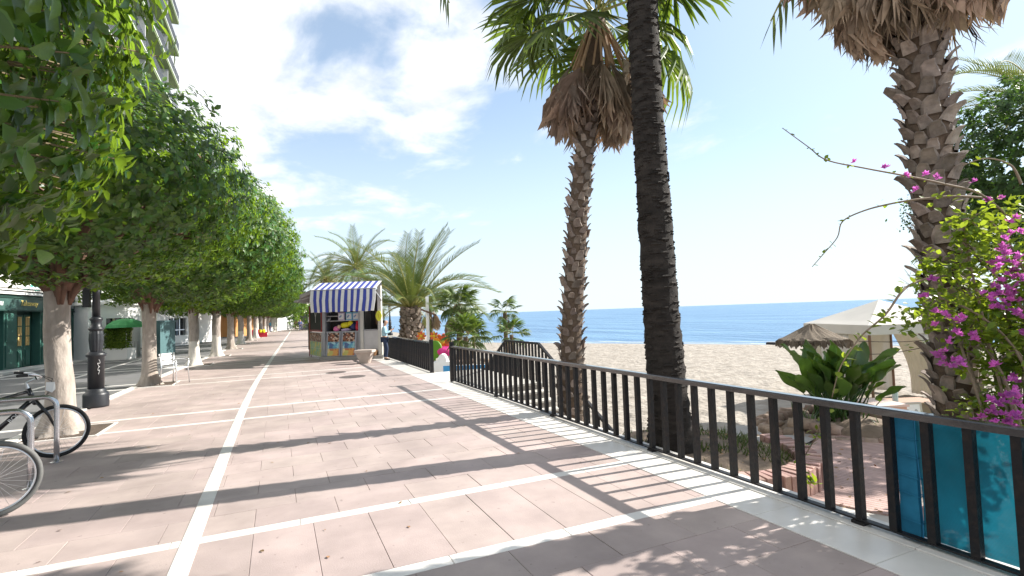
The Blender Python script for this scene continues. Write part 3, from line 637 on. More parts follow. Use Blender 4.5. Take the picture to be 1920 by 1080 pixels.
# tall block with running balconies above the near tree
tb = thing('apartment_tower', 'tall apartment block with green soffit balconies rising above the nearest tree', 'building', (-8.2, 56.6, 0))
TX, TY = -8.25, 56.9; fl = 3.15; z0 = 30.2-fl*9
m_soff = plain('green balcony soffit', (.155, .20, .085), .8); m_slabw = plain('white slab edge', (.55, .58, .50), .6)
g = MB(); g.box(TX-14, TX-1.9, 30, TY-1.2, 0, 44); g.build('wall', plain('tower render', (.27, .29, .25), .8), tb)
rail_m = plain('grey balcony rail', (.13, .14, .17), .45); m_tw = plain('tower wall', (.26, .28, .24), .8)
for k in range(3, 13):
    z = z0+k*fl
    g = MB(); g.box(TX-1.897, TX, 30, TY, z, z+.16); g.build('balcony_soffit', m_soff, tb)
    g = MB(); g.box(TX-1.897, TX+.05, 29.95, TY+.05, z+.162, z+.27); g.build('balcony_slab', m_slabw, tb)
    g = MB()
    for j in range(5): g.box(TX-.02, TX+.02, 30, TY, z+.5+j*.16, z+.54+j*.16); g.box(TX-1.89, TX-.02, TY-.02, TY+.02, z+.5+j*.16, z+.54+j*.16)
    for j in range(19): g.box(TX-.055, TX-.025, 30+j*1.49, 30.04+j*1.49, z+.275, z+1.3)
    g.build('balcony_rail', rail_m, tb)
    g = MB()
    for j in range(7): g.box(TX-1.898, TX-1.85, 32+j*3.6, 34+j*3.6, z+.36, z+2.5)
    g.build('window', m_glass, tb)
    g = MB(); g.box(TX-1.85, TX-.2, 44.0, 44.12, z+.345, z+fl-.02); g.build('balcony_divider', m_grey_wall, tb)
    g = MB(); g.box(TX-1.85, TX-.2, 52.6, 52.7, z+.345, z+fl-.02); g.build('balcony_divider', m_grey_wall, tb)

# ============================================================ STREET FURNITURE, LEFT
def street_lamp(base, label, H=4.4, group=None, lantern=True, s=1.):
    t = thing('street_lamp', label, 'street lamp', tuple(base), 0, group); b = Vector(base)
    P_ = lambda prof: [(r*s, z) for r, z in prof]
    g = MB(); g.lathe(P_([(.31, 0), (.315, .04), (.315, .25), (.30, .29), (.25, .31), (.235, .36), (.21, .38)]), 28, b); g.build('plinth', m_iron, t, True)
    g = MB(); g.lathe(P_([(.20, .38), (.198, 1.02), (.24, 1.04), (.245, 1.08), (.20, 1.12), (.15, 1.13)]), 28, b); g.build('pedestal', m_iron, t, True)
    g = MB(); n = 28; vs = []; fs = []
    prof = P_([(.13, 1.13), (.15, 1.2), (.172, 1.38), (.165, 1.5), (.15, 1.56)])
    for r, z in prof:
        for j in range(n): rr = r*(1+.05*(j % 2)); vs.append(b+Vector((rr*math.cos(2*PI*j/n), rr*math.sin(2*PI*j/n), z)))
    for i in range(len(prof)-1):
        for j in range(n): fs.append((i*n+j, i*n+(j+1) % n, (i+1)*n+(j+1) % n, (i+1)*n+j))
    g.add(vs, fs); g.build('fluted_collar', m_iron, t)
    g = MB(); g.lathe(P_([(.15, 1.56), (.19, 1.59), (.19, 1.62), (.135, 1.64), (.13, 1.76), (.16, 1.79), (.16, 1.82), (.11, 1.85)]), 28, b); g.build('ring', m_iron, t, True)
    g = MB(); g.lathe([(.1*s, 1.85), (.092*s, 2.35), (.10*s, 2.36), (.10*s, 2.39), (.092*s, 2.4), (.062*s, H-.55), (.09*s, H-.53), (.03*s, H-.5)], 20, b); g.build('shaft', m_iron, t, True)
    if lantern:
        g = MB(); g.lathe([(.10, H-.5), (.13, H-.47), (.19, H), (.23, H+.01), (.2, H+.06), (.1, H+.16), (.03, H+.2), (.03, H+.28)], 4 if False else 8, b); 
        g2 = MB(); g2.lathe([(.11, H-.46), (.19, H-.02)], 8, b); g2.build('lantern_glass', plain('lantern glass', (.75, .75, .68), .25, transl=.4), t)
        g3 = MB(); g3.lathe([(.10, H-.5), (.125, H-.48), (.115, H-.46)], 8, b); g3.lathe([(.2, H-.018), (.235, H), (.21, H+.07), (.1, H+.17), (.035, H+.2), (.03, H+.3), (.005, H+.33)], 8, b)
        for j in range(8):
            a = 2*PI*j/8; g3.bar(b+Vector((.115*math.cos(a), .115*math.sin(a), H-.46)), b+Vector((.196*math.cos(a), .196*math.sin(a), H-.02)), .014, .014)
        g3.build('lantern_frame', m_iron, t)
    return t
lb = gnd(180, 763); t = street_lamp(lb, 'black cast iron street lamp on a stout round base beside the first trunk', 4.3, None, True, .7)
scr = []      # painted scrawl on the pedestal
for i in range(40):
    f = i/39; a = math.atan2(-lb.y, -lb.x)+.3+.15*math.sin(f*17)*(1-.5*f); r_ = .2*.7+.003; scr.append(lb+Vector((r_*math.cos(a), r_*math.sin(a), .95-.26*f+.02*math.cos(f*23))))
g = MB(); g.tube(scr, .003, 5); g.build('paint_scrawl', m_white, t)
g = MB(); g.box(lb.x-.22, lb.x-.1, lb.y-.05, lb.y+.06, 2.05, 2.5); g.build('junction_box', m_iron, t)
lp = at(665, 530, 27); street_lamp((lp.x, lp.y, 0), 'street lamp with white lantern showing above the striped kiosk awning', lp.z+.5, 'lanterns beyond the kiosk')
lp = at(731, 600, 62); street_lamp((lp.x, lp.y, -.6), 'small distant dark lamp post between the kiosk and the pineapple palm', 3.4, 'lanterns beyond the kiosk')

# bicycle racks
def rack(p, label):
    t = thing('bicycle_rack', label, 'bicycle rack', tuple(p), 0, 'steel hoop bicycle racks'); p = Vector(p)
    pts = [p+Vector((0, 0, z)) for z in (0, .3, .68)]
    d = Vector((-.98, -.08, 0)).normalized()
    for a in range(1, 8): q = a/7*PI/2; pts.append(p+d*(.13*(1-math.cos(q)))+Vector((0, 0, .68+.13*math.sin(q))))
    Lr = .9
    for a in range(7, -1, -1): q = a/7*PI/2; pts.append(p+d*(Lr-.13*(1-math.cos(q)))+Vector((0, 0, .68+.13*math.sin(q))))
    pts += [p+d*Lr+Vector((0, 0, z)) for z in (.3, 0)]
    g = MB(); g.tube(pts, .028, 14); g.build('hoop', m_steel, t, True)
    for q in (p, p+d*Lr): g = MB(); g.lathe([(.065, 0.001), (.065, .01), (.034, .016)], 18, q); g.build('foot_flange', m_steel, t)
rack(gnd(106, 867), 'steel hoop rack beside the black front wheel, farther of the two'); p = at(57, 916, 5.36); rack((p.x, p.y, 0), 'steel hoop rack behind the grey tyred wheel, nearer of the two')

# bicycles: built pointing along +X, wheel contact of the front wheel at the origin
def torus(mb, c, r, w_, n=44, k=8, flat=1.):
    pts = [Vector(c)+Vector((r*math.cos(2*PI*i/n), 0, r*math.sin(2*PI*i/n))) for i in range(n)]
    return mb.tube(pts, w_, k, False, True)
def bicycle(name, label, m_tyre, m_frame, txt):
    t = thing(name, label, 'bicycle', (0, 0, 0), 0, 'bicycles parked at the racks'); rr = .335; fw = Vector((0, 0, rr)); rw = Vector((-1.06, 0, rr))
    for c in (fw, rw):
        wh = MB(); torus(wh, c, rr-.022, .022); wo_ = wh.build('wheel', m_tyre, t, True)
        q = MB(); torus(q, c, rr-.052, .011, 44, 6); link('rim', q.mesh('rim', m_alu, True), wo_)
        q = MB()
        for k in range(28):
            a = 2*PI*k/28; b_ = a+(.35 if k % 2 else -.35); y = .025 if k % 4 < 2 else -.025
            q.tube([c+Vector((.02*math.cos(b_), y, .02*math.sin(b_))), c+Vector(((rr-.05)*math.cos(a), 0, (rr-.05)*math.sin(a)))], .0013, 4)
        q.tube([c+Vector((0, -.05, 0)), c+Vector((0, .05, 0))], .022, 10); link('spokes', q.mesh('spokes', m_alu), wo_)
    hd_t, hd_b = Vector((-.30, 0, .90)), Vector((-.235, 0, .74)); bb = Vector((-.66, 0, .30)); st = Vector((-.82, 0, .80))
    g = MB(); g.tube([hd_b+Vector((-.02, 0, .02)), bb], .03, 12); g.tube([hd_t+Vector((0, 0, -.04)), st+Vector((.03, 0, -.08))], .022, 10); g.tube([bb, st], .02, 10)
    g.tube([hd_t, hd_b], .027, 12)
    for y in (-.05, .05): g.tube([bb+Vector((0, y*.6, 0)), rw+Vector((0, y, 0))], .012, 8); g.tube([st+Vector((.02, y*.5, -.1)), rw+Vector((0, y, 0))], .01, 8)
    fr = g.build('frame', m_frame, t, True)
    for y in (-.033, .033):
        d = (hd_b-bb).normalized(); 
        text_obj('lettering', txt, m_white, t, (hd_b*.62+bb*.38)+Vector((0, y, 0)), d if y < 0 else -d, .062, .001, zdir=Vector((-d.z, 0, d.x)) if y < 0 else Vector((d.z, 0, -d.x))*-1)
    g = MB(); g.tube([hd_b+Vector((.005, -.06, -.02)), hd_b+Vector((.005, .06, -.02))], .028, 10)
    for y in (-.065, .065): g.tube([hd_b+Vector((.0, y, .02)), hd_b*.55+fw*.45+Vector((.03, y, 0)), fw+Vector((0, y, 0))], [.021, .018, .012], 10)
    g.build('fork', m_frame, t, True)
    g = MB(); g.tube([hd_t, hd_t+Vector((-.02, 0, .07)), hd_t+Vector((.07, 0, .12))], .018, 8); g.build('stem', m_alu, t)
    hb = hd_t+Vector((.07, 0, .12)); g = MB()
    pts = []
    for y in np.linspace(-.33, .33, 17): s_ = abs(y)/.33; pts.append(hb+Vector((.05*math.sin(min(1, s_*1.6)*PI)-.17*s_**2.2, y, .06*smooth(.1, .6, s_))))
    g.tube(pts, .012, 8); g.build('handlebar', m_alu, t, True)
    for e in (0, -1):
        d = (pts[e]-pts[1 if e == 0 else -2]).normalized(); g = MB(); g.tube([pts[e]+d*.02, pts[e]-d*.1], .018, 10); g.build('grip', m_rubber, t)
        q = pts[e]-d*.12; g = MB(); g.tube([q, q+Vector((.06, 0, -.02)), q+Vector((.07, -d.y*-.1, -.05))], .007, 6); g.build('brake_lever', m_bike, t)
    g = MB(); cpts = [hb+Vector((.06, .1, .02)), hb+Vector((.16, .06, -.02)), hb+Vector((.13, .02, -.2)), hd_b+Vector((.06, 0, .02))]; g.tube(cpts, .004, 5); g.tube([hb+Vector((.06, -.1, .02)), hb+Vector((.15, -.05, -.05)), hb+Vector((.1, 0, -.25)), hd_b+Vector((-.1, 0, -.05))], .004, 5); g.build('brake_cable', m_rubber, t)
    g = MB(); g.tube([st, st+Vector((-.03, 0, .1))], .014, 8); g.build('seatpost', m_alu, t)
    g = MB(); g.blob(st+Vector((-.06, 0, .13)), (.13, .075, .035)); g.build('saddle', m_rubber, t, True)
    g = MB(); g.lathe([(.09, -.004), (.09, .004)], 24, (0, 0, 0)); me = g.mesh('crank', m_alu); link('crank', me, t, bb+Vector((0, -.06, 0)), (PI/2, 0, 0))
    for s_ in (-1, 1): g = MB(); g.bar(bb+Vector((0, s_*.07, 0)), bb+Vector((s_*.15, s_*.08, -.06)), .015, .02); g.box(bb.x+s_*.15-.045, bb.x+s_*.15+.045, s_*.13-.045, s_*.13+.045, bb.z-.075, bb.z-.055); g.build('pedal', m_bike, t)
    return t
bk = bicycle('bicycle', 'black bicycle with curved bars and a white tag, parked by the first trunk', m_rubber, m_bike, 'ROCK')
q = gnd(105, 858); bk.location = (q.x, q.y, 0); bk.rotation_euler = (0, R(2), math.atan2(.36, .93))
g = MB(); g.add([(-.14, -.10, .97), (-.06, -.14, .97), (-.05, -.14, .88), (-.08, -.135, .84), (-.14, -.10, .87), (-.14, -.096, .97), (-.06, -.136, .97), (-.05, -.136, .88), (-.08, -.131, .84), (-.14, -.096, .87)], [(4, 3, 2, 1, 0), (5, 6, 7, 8, 9), (0, 1, 6, 5), (1, 2, 7, 6), (2, 3, 8, 7), (3, 4, 9, 8), (4, 0, 5, 9)]); g.build('price_tag', m_white, bk)
b2 = bicycle('bicycle', 'bicycle with a grey tyre and bright rim, cut off at the photo corner', m_rubber_g, m_bike, 'ROCK')
q = at(-18, 906, 4.55); b2.location = (q.x, q.y, 0); b2.rotation_euler = (0, R(2), math.atan2(.36, .93))

# aluminium terrace chair by the second trunk
ch = thing('terrace_chair', 'pale aluminium terrace chair standing by the second trunk', 'chair', (0, 0, 0))
for sx in (-1, 1):
    for sy in (-1, 1): g = MB(); g.tube([(sx*.26, sy*.24, 0), (sx*.23, sy*.21, .44), (sx*.25, sy*.22, .66 if sy < 0 else .86)], .017, 8); g.build('leg', m_alu, ch, True)
    g = MB(); g.tube([(sx*.25, -.22, .66), (sx*.26, .0, .68), (sx*.25, .22, .66)], .015, 8); g.build('armrest', m_alu, ch, True)
g = MB(); g.box(-.23, .23, -.22, .22, .43, .455, .006); g.build('seat', m_white, ch)
for k in range(5): g = MB(); g.bar((-.25, .22+.012*k, .56+k*.065), (.25, .22+.012*k, .56+k*.065), .012, .045); g.build('back_slat', m_white, ch)
q = (gnd(301, 722)+gnd(352, 719))/2; ch.location = (q.x, q.y+.1, 0); ch.rotation_euler = (0, 0, R(62))
del ch['_base'], bk['_base'], b2['_base']
# ============================================================ FICUS ROW
def crown_pts(n, rx, ry, rz, seed, shell=(.70, 1.07), e=2.35):
    """twig tips spread through the clipped, lumpy crown; returns points and outward directions"""
    r = np.random.default_rng(seed); d = unit(r.normal(0, 1, (n, 3)))
    k = (np.abs(d[:, 0])**e+np.abs(d[:, 1])**e+np.abs(d[:, 2])**e)**(-1/e)
    lump = np.array([1+.12*noise.noise(Vector(q)*2.2+Vector((seed, 0, 0)))+.085*noise.noise(Vector(q)*5.5+Vector((0, seed, 0))) for q in d])
    u = shell[0]+(shell[1]-shell[0])*r.random(n)**.6
    P = d*(k*lump*u)[:, None]*np.array([rx, ry, rz])
    return P, unit(d/np.array([rx, ry, rz])), u
def rosettes(P, O, per, seed, size):
    """a rosette of leaves round every twig tip"""
    r = np.random.default_rng(seed); n = len(P); O = unit(O+r.normal(0, .5, (n, 3))+np.array([0, 0, .25]))
    a = unit(np.cross(O, r.normal(0, 1, (n, 3)))); b = np.cross(O, a); Pl = []; Dl = []; Ul = []
    for j in range(per):
        th = 2*PI*(j*.382)+r.uniform(0, .6, n); rad = a*np.cos(th)[:, None]+b*np.sin(th)[:, None]; el = r.uniform(-.2, .9, n)[:, None]
        Pl.append(P-O*(.012*j*10*size)[:, None] if isinstance(size, np.ndarray) else P-O*(.1*size*j)); D = rad+O*el+np.array([0, 0, -.22]); Dl.append(D); Ul.append(O+rad*-.3)
    return np.concatenate(Pl), np.concatenate(Dl), np.concatenate(Ul)
def trunk_mesh(seed, h=2.45, r0=.165, rb=.31, lean=(0, 0)):
    g = MB(); n = 22; k = 26; vs = []; fs = []
    for i in range(k+1):
        z = h*i/k; f = math.exp(-z/.22); rr = r0*(1+.10*math.exp(-(h-z)/.25))+(rb-r0)*f; off = Vector((lean[0]*z+.05*noise.noise(Vector((z*.8, seed, 0))), lean[1]*z+.05*noise.noise(Vector((z*.8, seed, 9))), z))
        for j in range(n):
            a = 2*PI*j/n; q = Vector((math.cos(a), math.sin(a), 0)); w_ = 1+.12*noise.noise(q*1.6+Vector((seed, 0, z*.45)))+.09*noise.noise(q*3.5+Vector((seed, 3, z*1.9)))+.22*f*math.sin(a*5+seed)
            vs.append(off+q*rr*w_)
    for i in range(k):
        for j in range(n): fs.append((i*n+j, i*n+(j+1) % n, (i+1)*n+(j+1) % n, (i+1)*n+j))
    fs.append(tuple(range(k*n, k*n+n))); g.add(vs, fs); return g.mesh('trunk', m_trunk_g, True)
def limb_mesh(seed, h, rx, ry, rz, zc):
    r = random.Random(seed); g = MB()
    for k in range(9):
        a = 2*PI*k/9+r.uniform(-.3, .3); e = Vector((rx*.8*math.cos(a), ry*.8*math.sin(a), zc+rz*r.uniform(-.35, .7)))
        s_ = Vector((.12*math.cos(a), .12*math.sin(a), h-.1)); m1 = s_.lerp(e, .35)+Vector((0, 0, .1+.1*r.random())); m2 = s_.lerp(e, .7)+Vector((r.uniform(-.2, .2), r.uniform(-.2, .2), .15))
        g.tube([s_, m1, m2, e], [.13, .085, .05, .02], 8)
        for q in range(5):
            f = m1.lerp(e, r.random()); g.tube([f, f+Vector((r.uniform(-.7, .7), r.uniform(-.7, .7), r.uniform(-.1, .7)))], [.03, .008], 5)
    for k in range(34):      # shaggy roots and branch stubs round the fork
        a = r.uniform(0, 2*PI); q = Vector((math.cos(a), math.sin(a), 0)); z0_ = h-r.uniform(.0, .3); g.tube([q*r.uniform(.10, .19)+Vector((0, 0, z0_-.15)), q*.21+Vector((0, 0, z0_+.05)), q*r.uniform(.3, .55)+Vector((0, 0, h+r.uniform(.05, .3)))], [.02, r.uniform(.03, .06), .02], 6)
    g.blob((0, 0, h-.02), (.25, .25, .22), 14, 8, .5)
    return g.mesh('limbs', m_limb, True)
def ficus(name_label, x, y, r, zt, seed, leaf=.115, nt_=3600, per=8, tpl=LEAF6, inner=True):
    t = thing('ficus_tree', name_label, 'tree', (x, y, 0), 0, 'clipped ficus trees along the kerb')
    zb = {5: 2.4, 3: 1.95}.get(seed, 2.25); rz = (zt-zb)/2; zc = zb+rz
    link('trunk', trunk_mesh(seed, lean=(random.uniform(-.02, .02), random.uniform(-.02, .02))), t); link('limbs', limb_mesh(seed, 2.4, r, 3.25, rz, zc), t)
    P, O, u = crown_pts(nt_, r, 3.2, rz, seed, e=2.45 if seed == 3 else 2.35); P[:, 2] += zc; P[:, 0] += OFF.get(seed, 0.)
    A, D, U = rosettes(P, O, per, seed, leaf); S = np.random.default_rng(seed).uniform(.7, 1.25, len(A))*leaf
    return t, P, O, A, D, U, S, tpl
OFF = {9: .75, 10: .95}
TR = [(-3.2, 3.8, 2.2, 5.8, 'nearest ficus tree, big glossy leaves filling the upper corner'), (-3.12, 10.4, 2.6, 5.5, 'ficus tree with pale trunk directly behind the bicycles'), (-3.2, 17.15, 2.75, 6.0, 'second pale trunked ficus, beside the aluminium chair'),
      (-2.98, 23.8, 2.9, 6.1, 'ficus with white painted lower trunk, third from the bicycles'), (-2.75, 29.2, 3.0, 6.1, 'fourth ficus from the bicycles, orange cafe behind its trunk'), (-2.57, 35.7, 3.1, 6.1, 'fifth ficus from the bicycles along the kerb'), (-2.45, 43.2, 3.1, 6.1, 'sixth ficus from the bicycles along the kerb'), (-2.2, 49.5, 3.1, 6.1, 'seventh ficus from the bicycles, by the far crossing')]
FAR = 'far ficus of the row where the promenade ends in shade'
for i in range(9): TR.append((-1.95+.25*i, 56.2+6.7*i, 3.1, 6.1, FAR))
m_wtrunk = mat('whitewashed bark', (.68, .64, .58), .85, .12, 6, .4, 22, stain=(.40, .33, .27), sscale=3)
shared = {}
for i, (x, y, r, zt, lab) in enumerate(TR):
    if i == 0:
        t, P, O, A, D, U, S, tpl = ficus(lab, x, y, r, zt, 3, .145, 4000, 7)
        W = A+np.array([x, y, 0]); rel = W-np.array([0, 0, CAM_H]); dz = rel@np.array(c_f)
        ppx = 960+FOC*(rel@np.array(c_r))/np.maximum(dz, .1); ppy = 540-FOC*(rel@np.array(c_u))/np.maximum(dz, .1)
        ok = (dz > .8) & (ppx > -60) & (ppx < 330) & (ppy > -60) & (ppy < 520)
        # leaves that show: nearest along each small cell of view
        cell = (np.floor(ppx/17)*1000+np.floor(ppy/17)).astype(int); order = np.argsort(dz); pick = []; used_c = set()
        for q in order:
            if ok[q] and cell[q] not in used_c: used_c.add(cell[q]); pick.append(q)
            if len(pick) >= 294: break
        V, F = leaf_cloud(np.delete(A, pick, 0), np.delete(D, pick, 0), np.delete(U, pick, 0), np.delete(S, pick), LEAF6)
        cr = link('crown', np_mesh('crown', V, F, m_leaf, True), t)
        T8 = np.array([(0, 0, 0), (0, .36, -.03), (0, .72, -.08), (0, 1.0, -.20), (-.10, .12, .02), (-.235, .44, .045), (-.235, .76, .0), (.10, .12, .02), (.235, .44, .045), (.235, .76, .0)])
        F8 = np.array([(0, 1, 4), (1, 5, 4), (1, 2, 5), (2, 6, 5), (2, 3, 6), (0, 7, 1), (1, 7, 8), (1, 8, 2), (2, 8, 9), (2, 9, 3)])
        lme = np_mesh('leaf', T8, F8, m_leaf_big, True)
        for q in pick:
            o = link('leaf', lme, cr); o.matrix_basis = frame(A[q], D[q], U[q], S[q]*1.1)
        g = MB()
        for q in range(0, len(P), 3):
            p = Vector(P[q]); c = Vector((0, 0, p.z*.6+1.6)); g.tube([p, p.lerp(c, .18)+Vector((0, 0, -.05))], [.004, .008], 4, False)
        link('twigs', g.mesh('twigs', m_twig), t)
    elif i == 1:
        t, P, O, A, D, U, S, tpl = ficus(lab, x, y, r, zt, 5, .115, 5200, 8); V, F = leaf_cloud(A, D, U, S, LEAF6); link('crown', np_mesh('crown', V, F, m_leaf, True), t)
    elif i in (2, 3):
        t, P, O, A, D, U, S, tpl = ficus(lab, x, y, r, zt, 7+i, .135, 5600, 8, LEAF2); V, F = leaf_cloud(A, D, U, S, LEAF2); link('crown', np_mesh('crown', V, F, m_leaf), t); shared[i] = t
        if i == 3:      # lower trunk whitewashed
            for ch in t.children:
                if ch.name.startswith('trunk'):
                    ch.data.materials.append(m_wtrunk)
                    for p in ch.data.polygons:
                        if p.center.z < .95+.15*noise.noise(p.center*3): p.material_index = 1
    else:
        t = copy_tree(shared[2 if i % 2 else 3], None, (x, y, 0), random.choice((0, PI)), lab); t['group'] = 'clipped ficus trees along the kerb'
        t.scale = (r/2.8, 1, 1)
m_pit = mat('dark pit soil', (.10, .075, .058), .95, .3, 8, .9, 30)
for i, (x, y, r, zt, lab) in enumerate(TR[1:9]):
    pit = link('tree_pit', None, None, (x+.12, y, 0)); tag(pit, kind='structure')
    vs = []; fs = []; n = 9
    for a in range(n):
        for b in range(n): px__, py__ = (a/(n-1)-.5)*.92, (b/(n-1)-.5)*1.06; vs.append((px__, py__, .006+.012*abs(noise.noise(Vector((px__*6+x, py__*6+y, 0))))))
    fs = [(a*n+b, (a+1)*n+b, (a+1)*n+b+1, a*n+b+1) for a in range(n-1) for b in range(n-1)]
    g = MB(); g.add(vs, fs); g.build('soil', m_pit, pit)
    for q in ((-.5, -.46, -.57, .57), (.46, .5, -.57, .57), (-.459, .459, -.57, -.53), (-.459, .459, .53, .57)): g = MB(); g.box(*q, -.03, .016, .004); g.build('edging', m_marble, pit)
# ============================================================ PALMS
def fan_mesh(name, m, mp_, nseg=34, spread=128, Rb=1.0, pet=.9, droop=.35, fold=.03, curl=0., seed=1, pw=.022):
    """fan palm leaf: stalk along +Y, hub at its end, folded blades fanning out"""
    r = random.Random(seed); g = MB(); g.cur = 1; g.bar((0, 0, 0), (0, pet, 0), pw, pw*.6); g.cur = 0
    for i in range(nseg):
        t = (i+.5)/nseg*2-1; a = R(spread)*t; da = R(spread)/nseg; Rl = Rb*(1-.28*abs(t)**2)*r.uniform(.9, 1.05)
        if curl: a += r.uniform(-.12, .12)
        def pt(rr, off, dz):
            q = rr/Rb; z = dz-droop*q**2.2*Rb+(.10*math.cos(a*.7))*q*(1-q)*Rb+curl*r.uniform(-.12, .12)*q
            return (rr*math.sin(a+off), pet+rr*math.cos(a+off)-droop*.2*q**3, z)
        j = r.uniform(-.02, .02)*curl*6
        vs = [pt(.02, 0, 0), pt(.52*Rl, -da, fold*(-1)), pt(.5*Rl, 0, fold), pt(.52*Rl, da, -fold), pt(.78*Rl, -da*.55, -fold*.5), pt(.77*Rl, 0, fold*.7), pt(.78*Rl, da*.55, -fold*.5), pt(Rl, j, -droop*.18)]
        g.add(vs, [(0, 2, 1), (0, 3, 2), (1, 2, 5, 4), (2, 3, 6, 5), (4, 5, 7), (5, 6, 7)])
    return g.mesh(name, [m, mp_])
FAN = [fan_mesh('frond', m_frond, m_petiole, 36, 126, 1.0, .95, d, .02, .25, s) for d, s in ((.22, 1), (.4, 2), (.6, 3))]
DEAD = [fan_mesh('dead_frond', m_dead, m_dpetiole, 26, sp_, 1.15, .8, .15, .03, 1., s, .03) for sp_, s in ((26, 4), (34, 5), (20, 6))]
def feather_mesh(name, m, L_=3.0, arch=1.2, n=46, leaf=.5, seed=1, vee=.5):
    r = random.Random(seed); g = MB(); pts = []
    for i in range(13):
        t = i/12; a = arch*t**1.35; pts.append(Vector((0, 0, 0)) if i == 0 else pts[-1]+Vector((0, math.cos(a), -math.sin(a)))*(L_/12))
    g.cur = 1; g.tube(pts, [.035*(1-.85*i/12) for i in range(13)], 4); g.cur = 0
    for i in range(n):
        t = .1+.9*(i+.5)/n; k = t*12; j = min(int(k), 11); p = pts[j].lerp(pts[j+1], k-j); d = (pts[j+1]-pts[j]).normalized(); up = Vector((1, 0, 0)).cross(d)
        ll = leaf*(.35+.65*math.sin(min(1, t*1.15)*PI*.86+.25))*r.uniform(.88, 1.1)
        for s_ in (-1, 1):
            q = (Vector((s_, 0, 0))+d*(.55+.5*t)+up*(vee+r.uniform(-.12, .12))).normalized(); wv = d*.018
            e = p+q*ll+Vector((0, 0, -.12*ll)); mid = p+q*ll*.5
            g.add([p-wv*.6, mid-wv, e, mid+wv, p+wv*.6], [(0, 1, 3, 4), (1, 2, 3)])
    return g.mesh(name, [m, m_petiole])
FEA = [feather_mesh('frond', m_feather, 3.0, a, 44, .52, s) for a, s in ((.55, 1), (1.0, 2), (1.5, 3), (1.9, 4))]
FEO = [feather_mesh('frond', m_feather_o, 2.6, a, 36, .45, s) for a, s in ((1.0, 7), (1.6, 8))]
def boot_mesh(w_, l_, th, seed, split=.35):
    r = random.Random(seed); g = MB(); out = .55
    secs = [(0, w_*.5, 0.0, th), (.45, w_*.46, .25, th*.8), (.8, w_*.38, .62, th*.55), (1.0, w_*.27, 1.0, th*.35)]; vs = []
    for t, hw_, o_, h_ in secs:
        jit = r.uniform(-.1, .1)*w_; vs += [(-hw_+jit, l_*out*o_*1.0+.0, l_*t*.8), (hw_+jit, l_*out*o_, l_*t*.8), (hw_*.8+jit, l_*out*o_+h_, l_*t*.8-h_*.3), (-hw_*.8+jit, l_*out*o_+h_, l_*t*.8-h_*.3)]
    fs = []
    for i in range(3):
        a = i*4; fs += [(a, a+1, a+5, a+4), (a+1, a+2, a+6, a+5), (a+2, a+3, a+7, a+6), (a+3, a, a+4, a+7)]
    fs.append((12, 13, 14, 15)); g.add(vs, fs); return g.mesh('leaf_base', m_boot)
def palm_trunk(pts, rad, m, n=20, bump_=.04, rings=0, freq=3.):
    """trunk through axis points with its own roughness"""
    g = MB(); k = len(pts)*10; vs = []; fs = []; o = random.random()*30
    for i in range(k+1):
        t = i/k*(len(pts)-1); j = min(int(t), len(pts)-2); p = pts[j].lerp(pts[j+1], t-j); r_ = rad[j]*(1-(t-j))+rad[j+1]*(t-j)
        ring = 1+(.035*(1 if i % 2 else -1) if rings else 0)
        for q in range(n):
            a = 2*PI*q/n; d = Vector((math.cos(a), math.sin(a), 0)); w_ = ring+bump_*noise.noise(d*freq+Vector((o, 0, p.z*(9 if rings else 3))))
            vs.append(p+d*r_*w_)
    for i in range(k):
        for q in range(n): fs.append((i*n+q, i*n+(q+1) % n, (i+1)*n+(q+1) % n, (i+1)*n+q))
    fs.append(tuple(range(k*n, k*n+n))); g.add(vs, fs); return g
def along(pts, rad, z):
    for j in range(len(pts)-1):
        if z <= pts[j+1].z or j == len(pts)-2:
            f = (z-pts[j].z)/(pts[j+1].z-pts[j].z); return pts[j].lerp(pts[j+1], f), rad[j]*(1-f)+rad[j+1]*f
def boots(t, pts, rad, z0, z1, count, meshes, jut=1.0, rnd_=random.Random(4)):
    gold = PI*(3-math.sqrt(5)); base = Vector(t['_base'])
    for i in range(count):
        z = z0+(z1-z0)*(i+.5)/count; p, r_ = along(pts, rad, z); a = i*gold+rnd_.uniform(-.12, .12)
        o = link('leaf_base', rnd_.choice(meshes), t, p+Vector((math.cos(a), math.sin(a), 0))*r_*.93-base, Euler((rnd_.uniform(-.25, .16)*jut-.03, rnd_.uniform(-.3, .3), a-PI/2+rnd_.uniform(-.25, .25))), rnd_.uniform(.65, 1.18))
def fronds(t, c, meshes, n, el0, el1, name, s=1., rnd_=random.Random(8), out=.1, az0=0.):
    base = Vector(t['_base'])
    for i in range(n):
        az = az0+i*2.39996+rnd_.uniform(-.2, .2); el = R(el0+(el1-el0)*(i/max(1, n-1)))+rnd_.uniform(-.12, .12)
        q = Vector((math.cos(az), math.sin(az), 0))*out
        o = link(name, rnd_.choice(meshes), t, Vector(c)+q-base, Euler((el, rnd_.uniform(-.25, .25), az-PI/2), 'XYZ'), s*rnd_.uniform(.88, 1.1))
BOOT_S = [boot_mesh(.125, .15, .026, k) for k in range(4)]; BOOT_L = [boot_mesh(.15, .17, .032, 10+k) for k in range(4)]
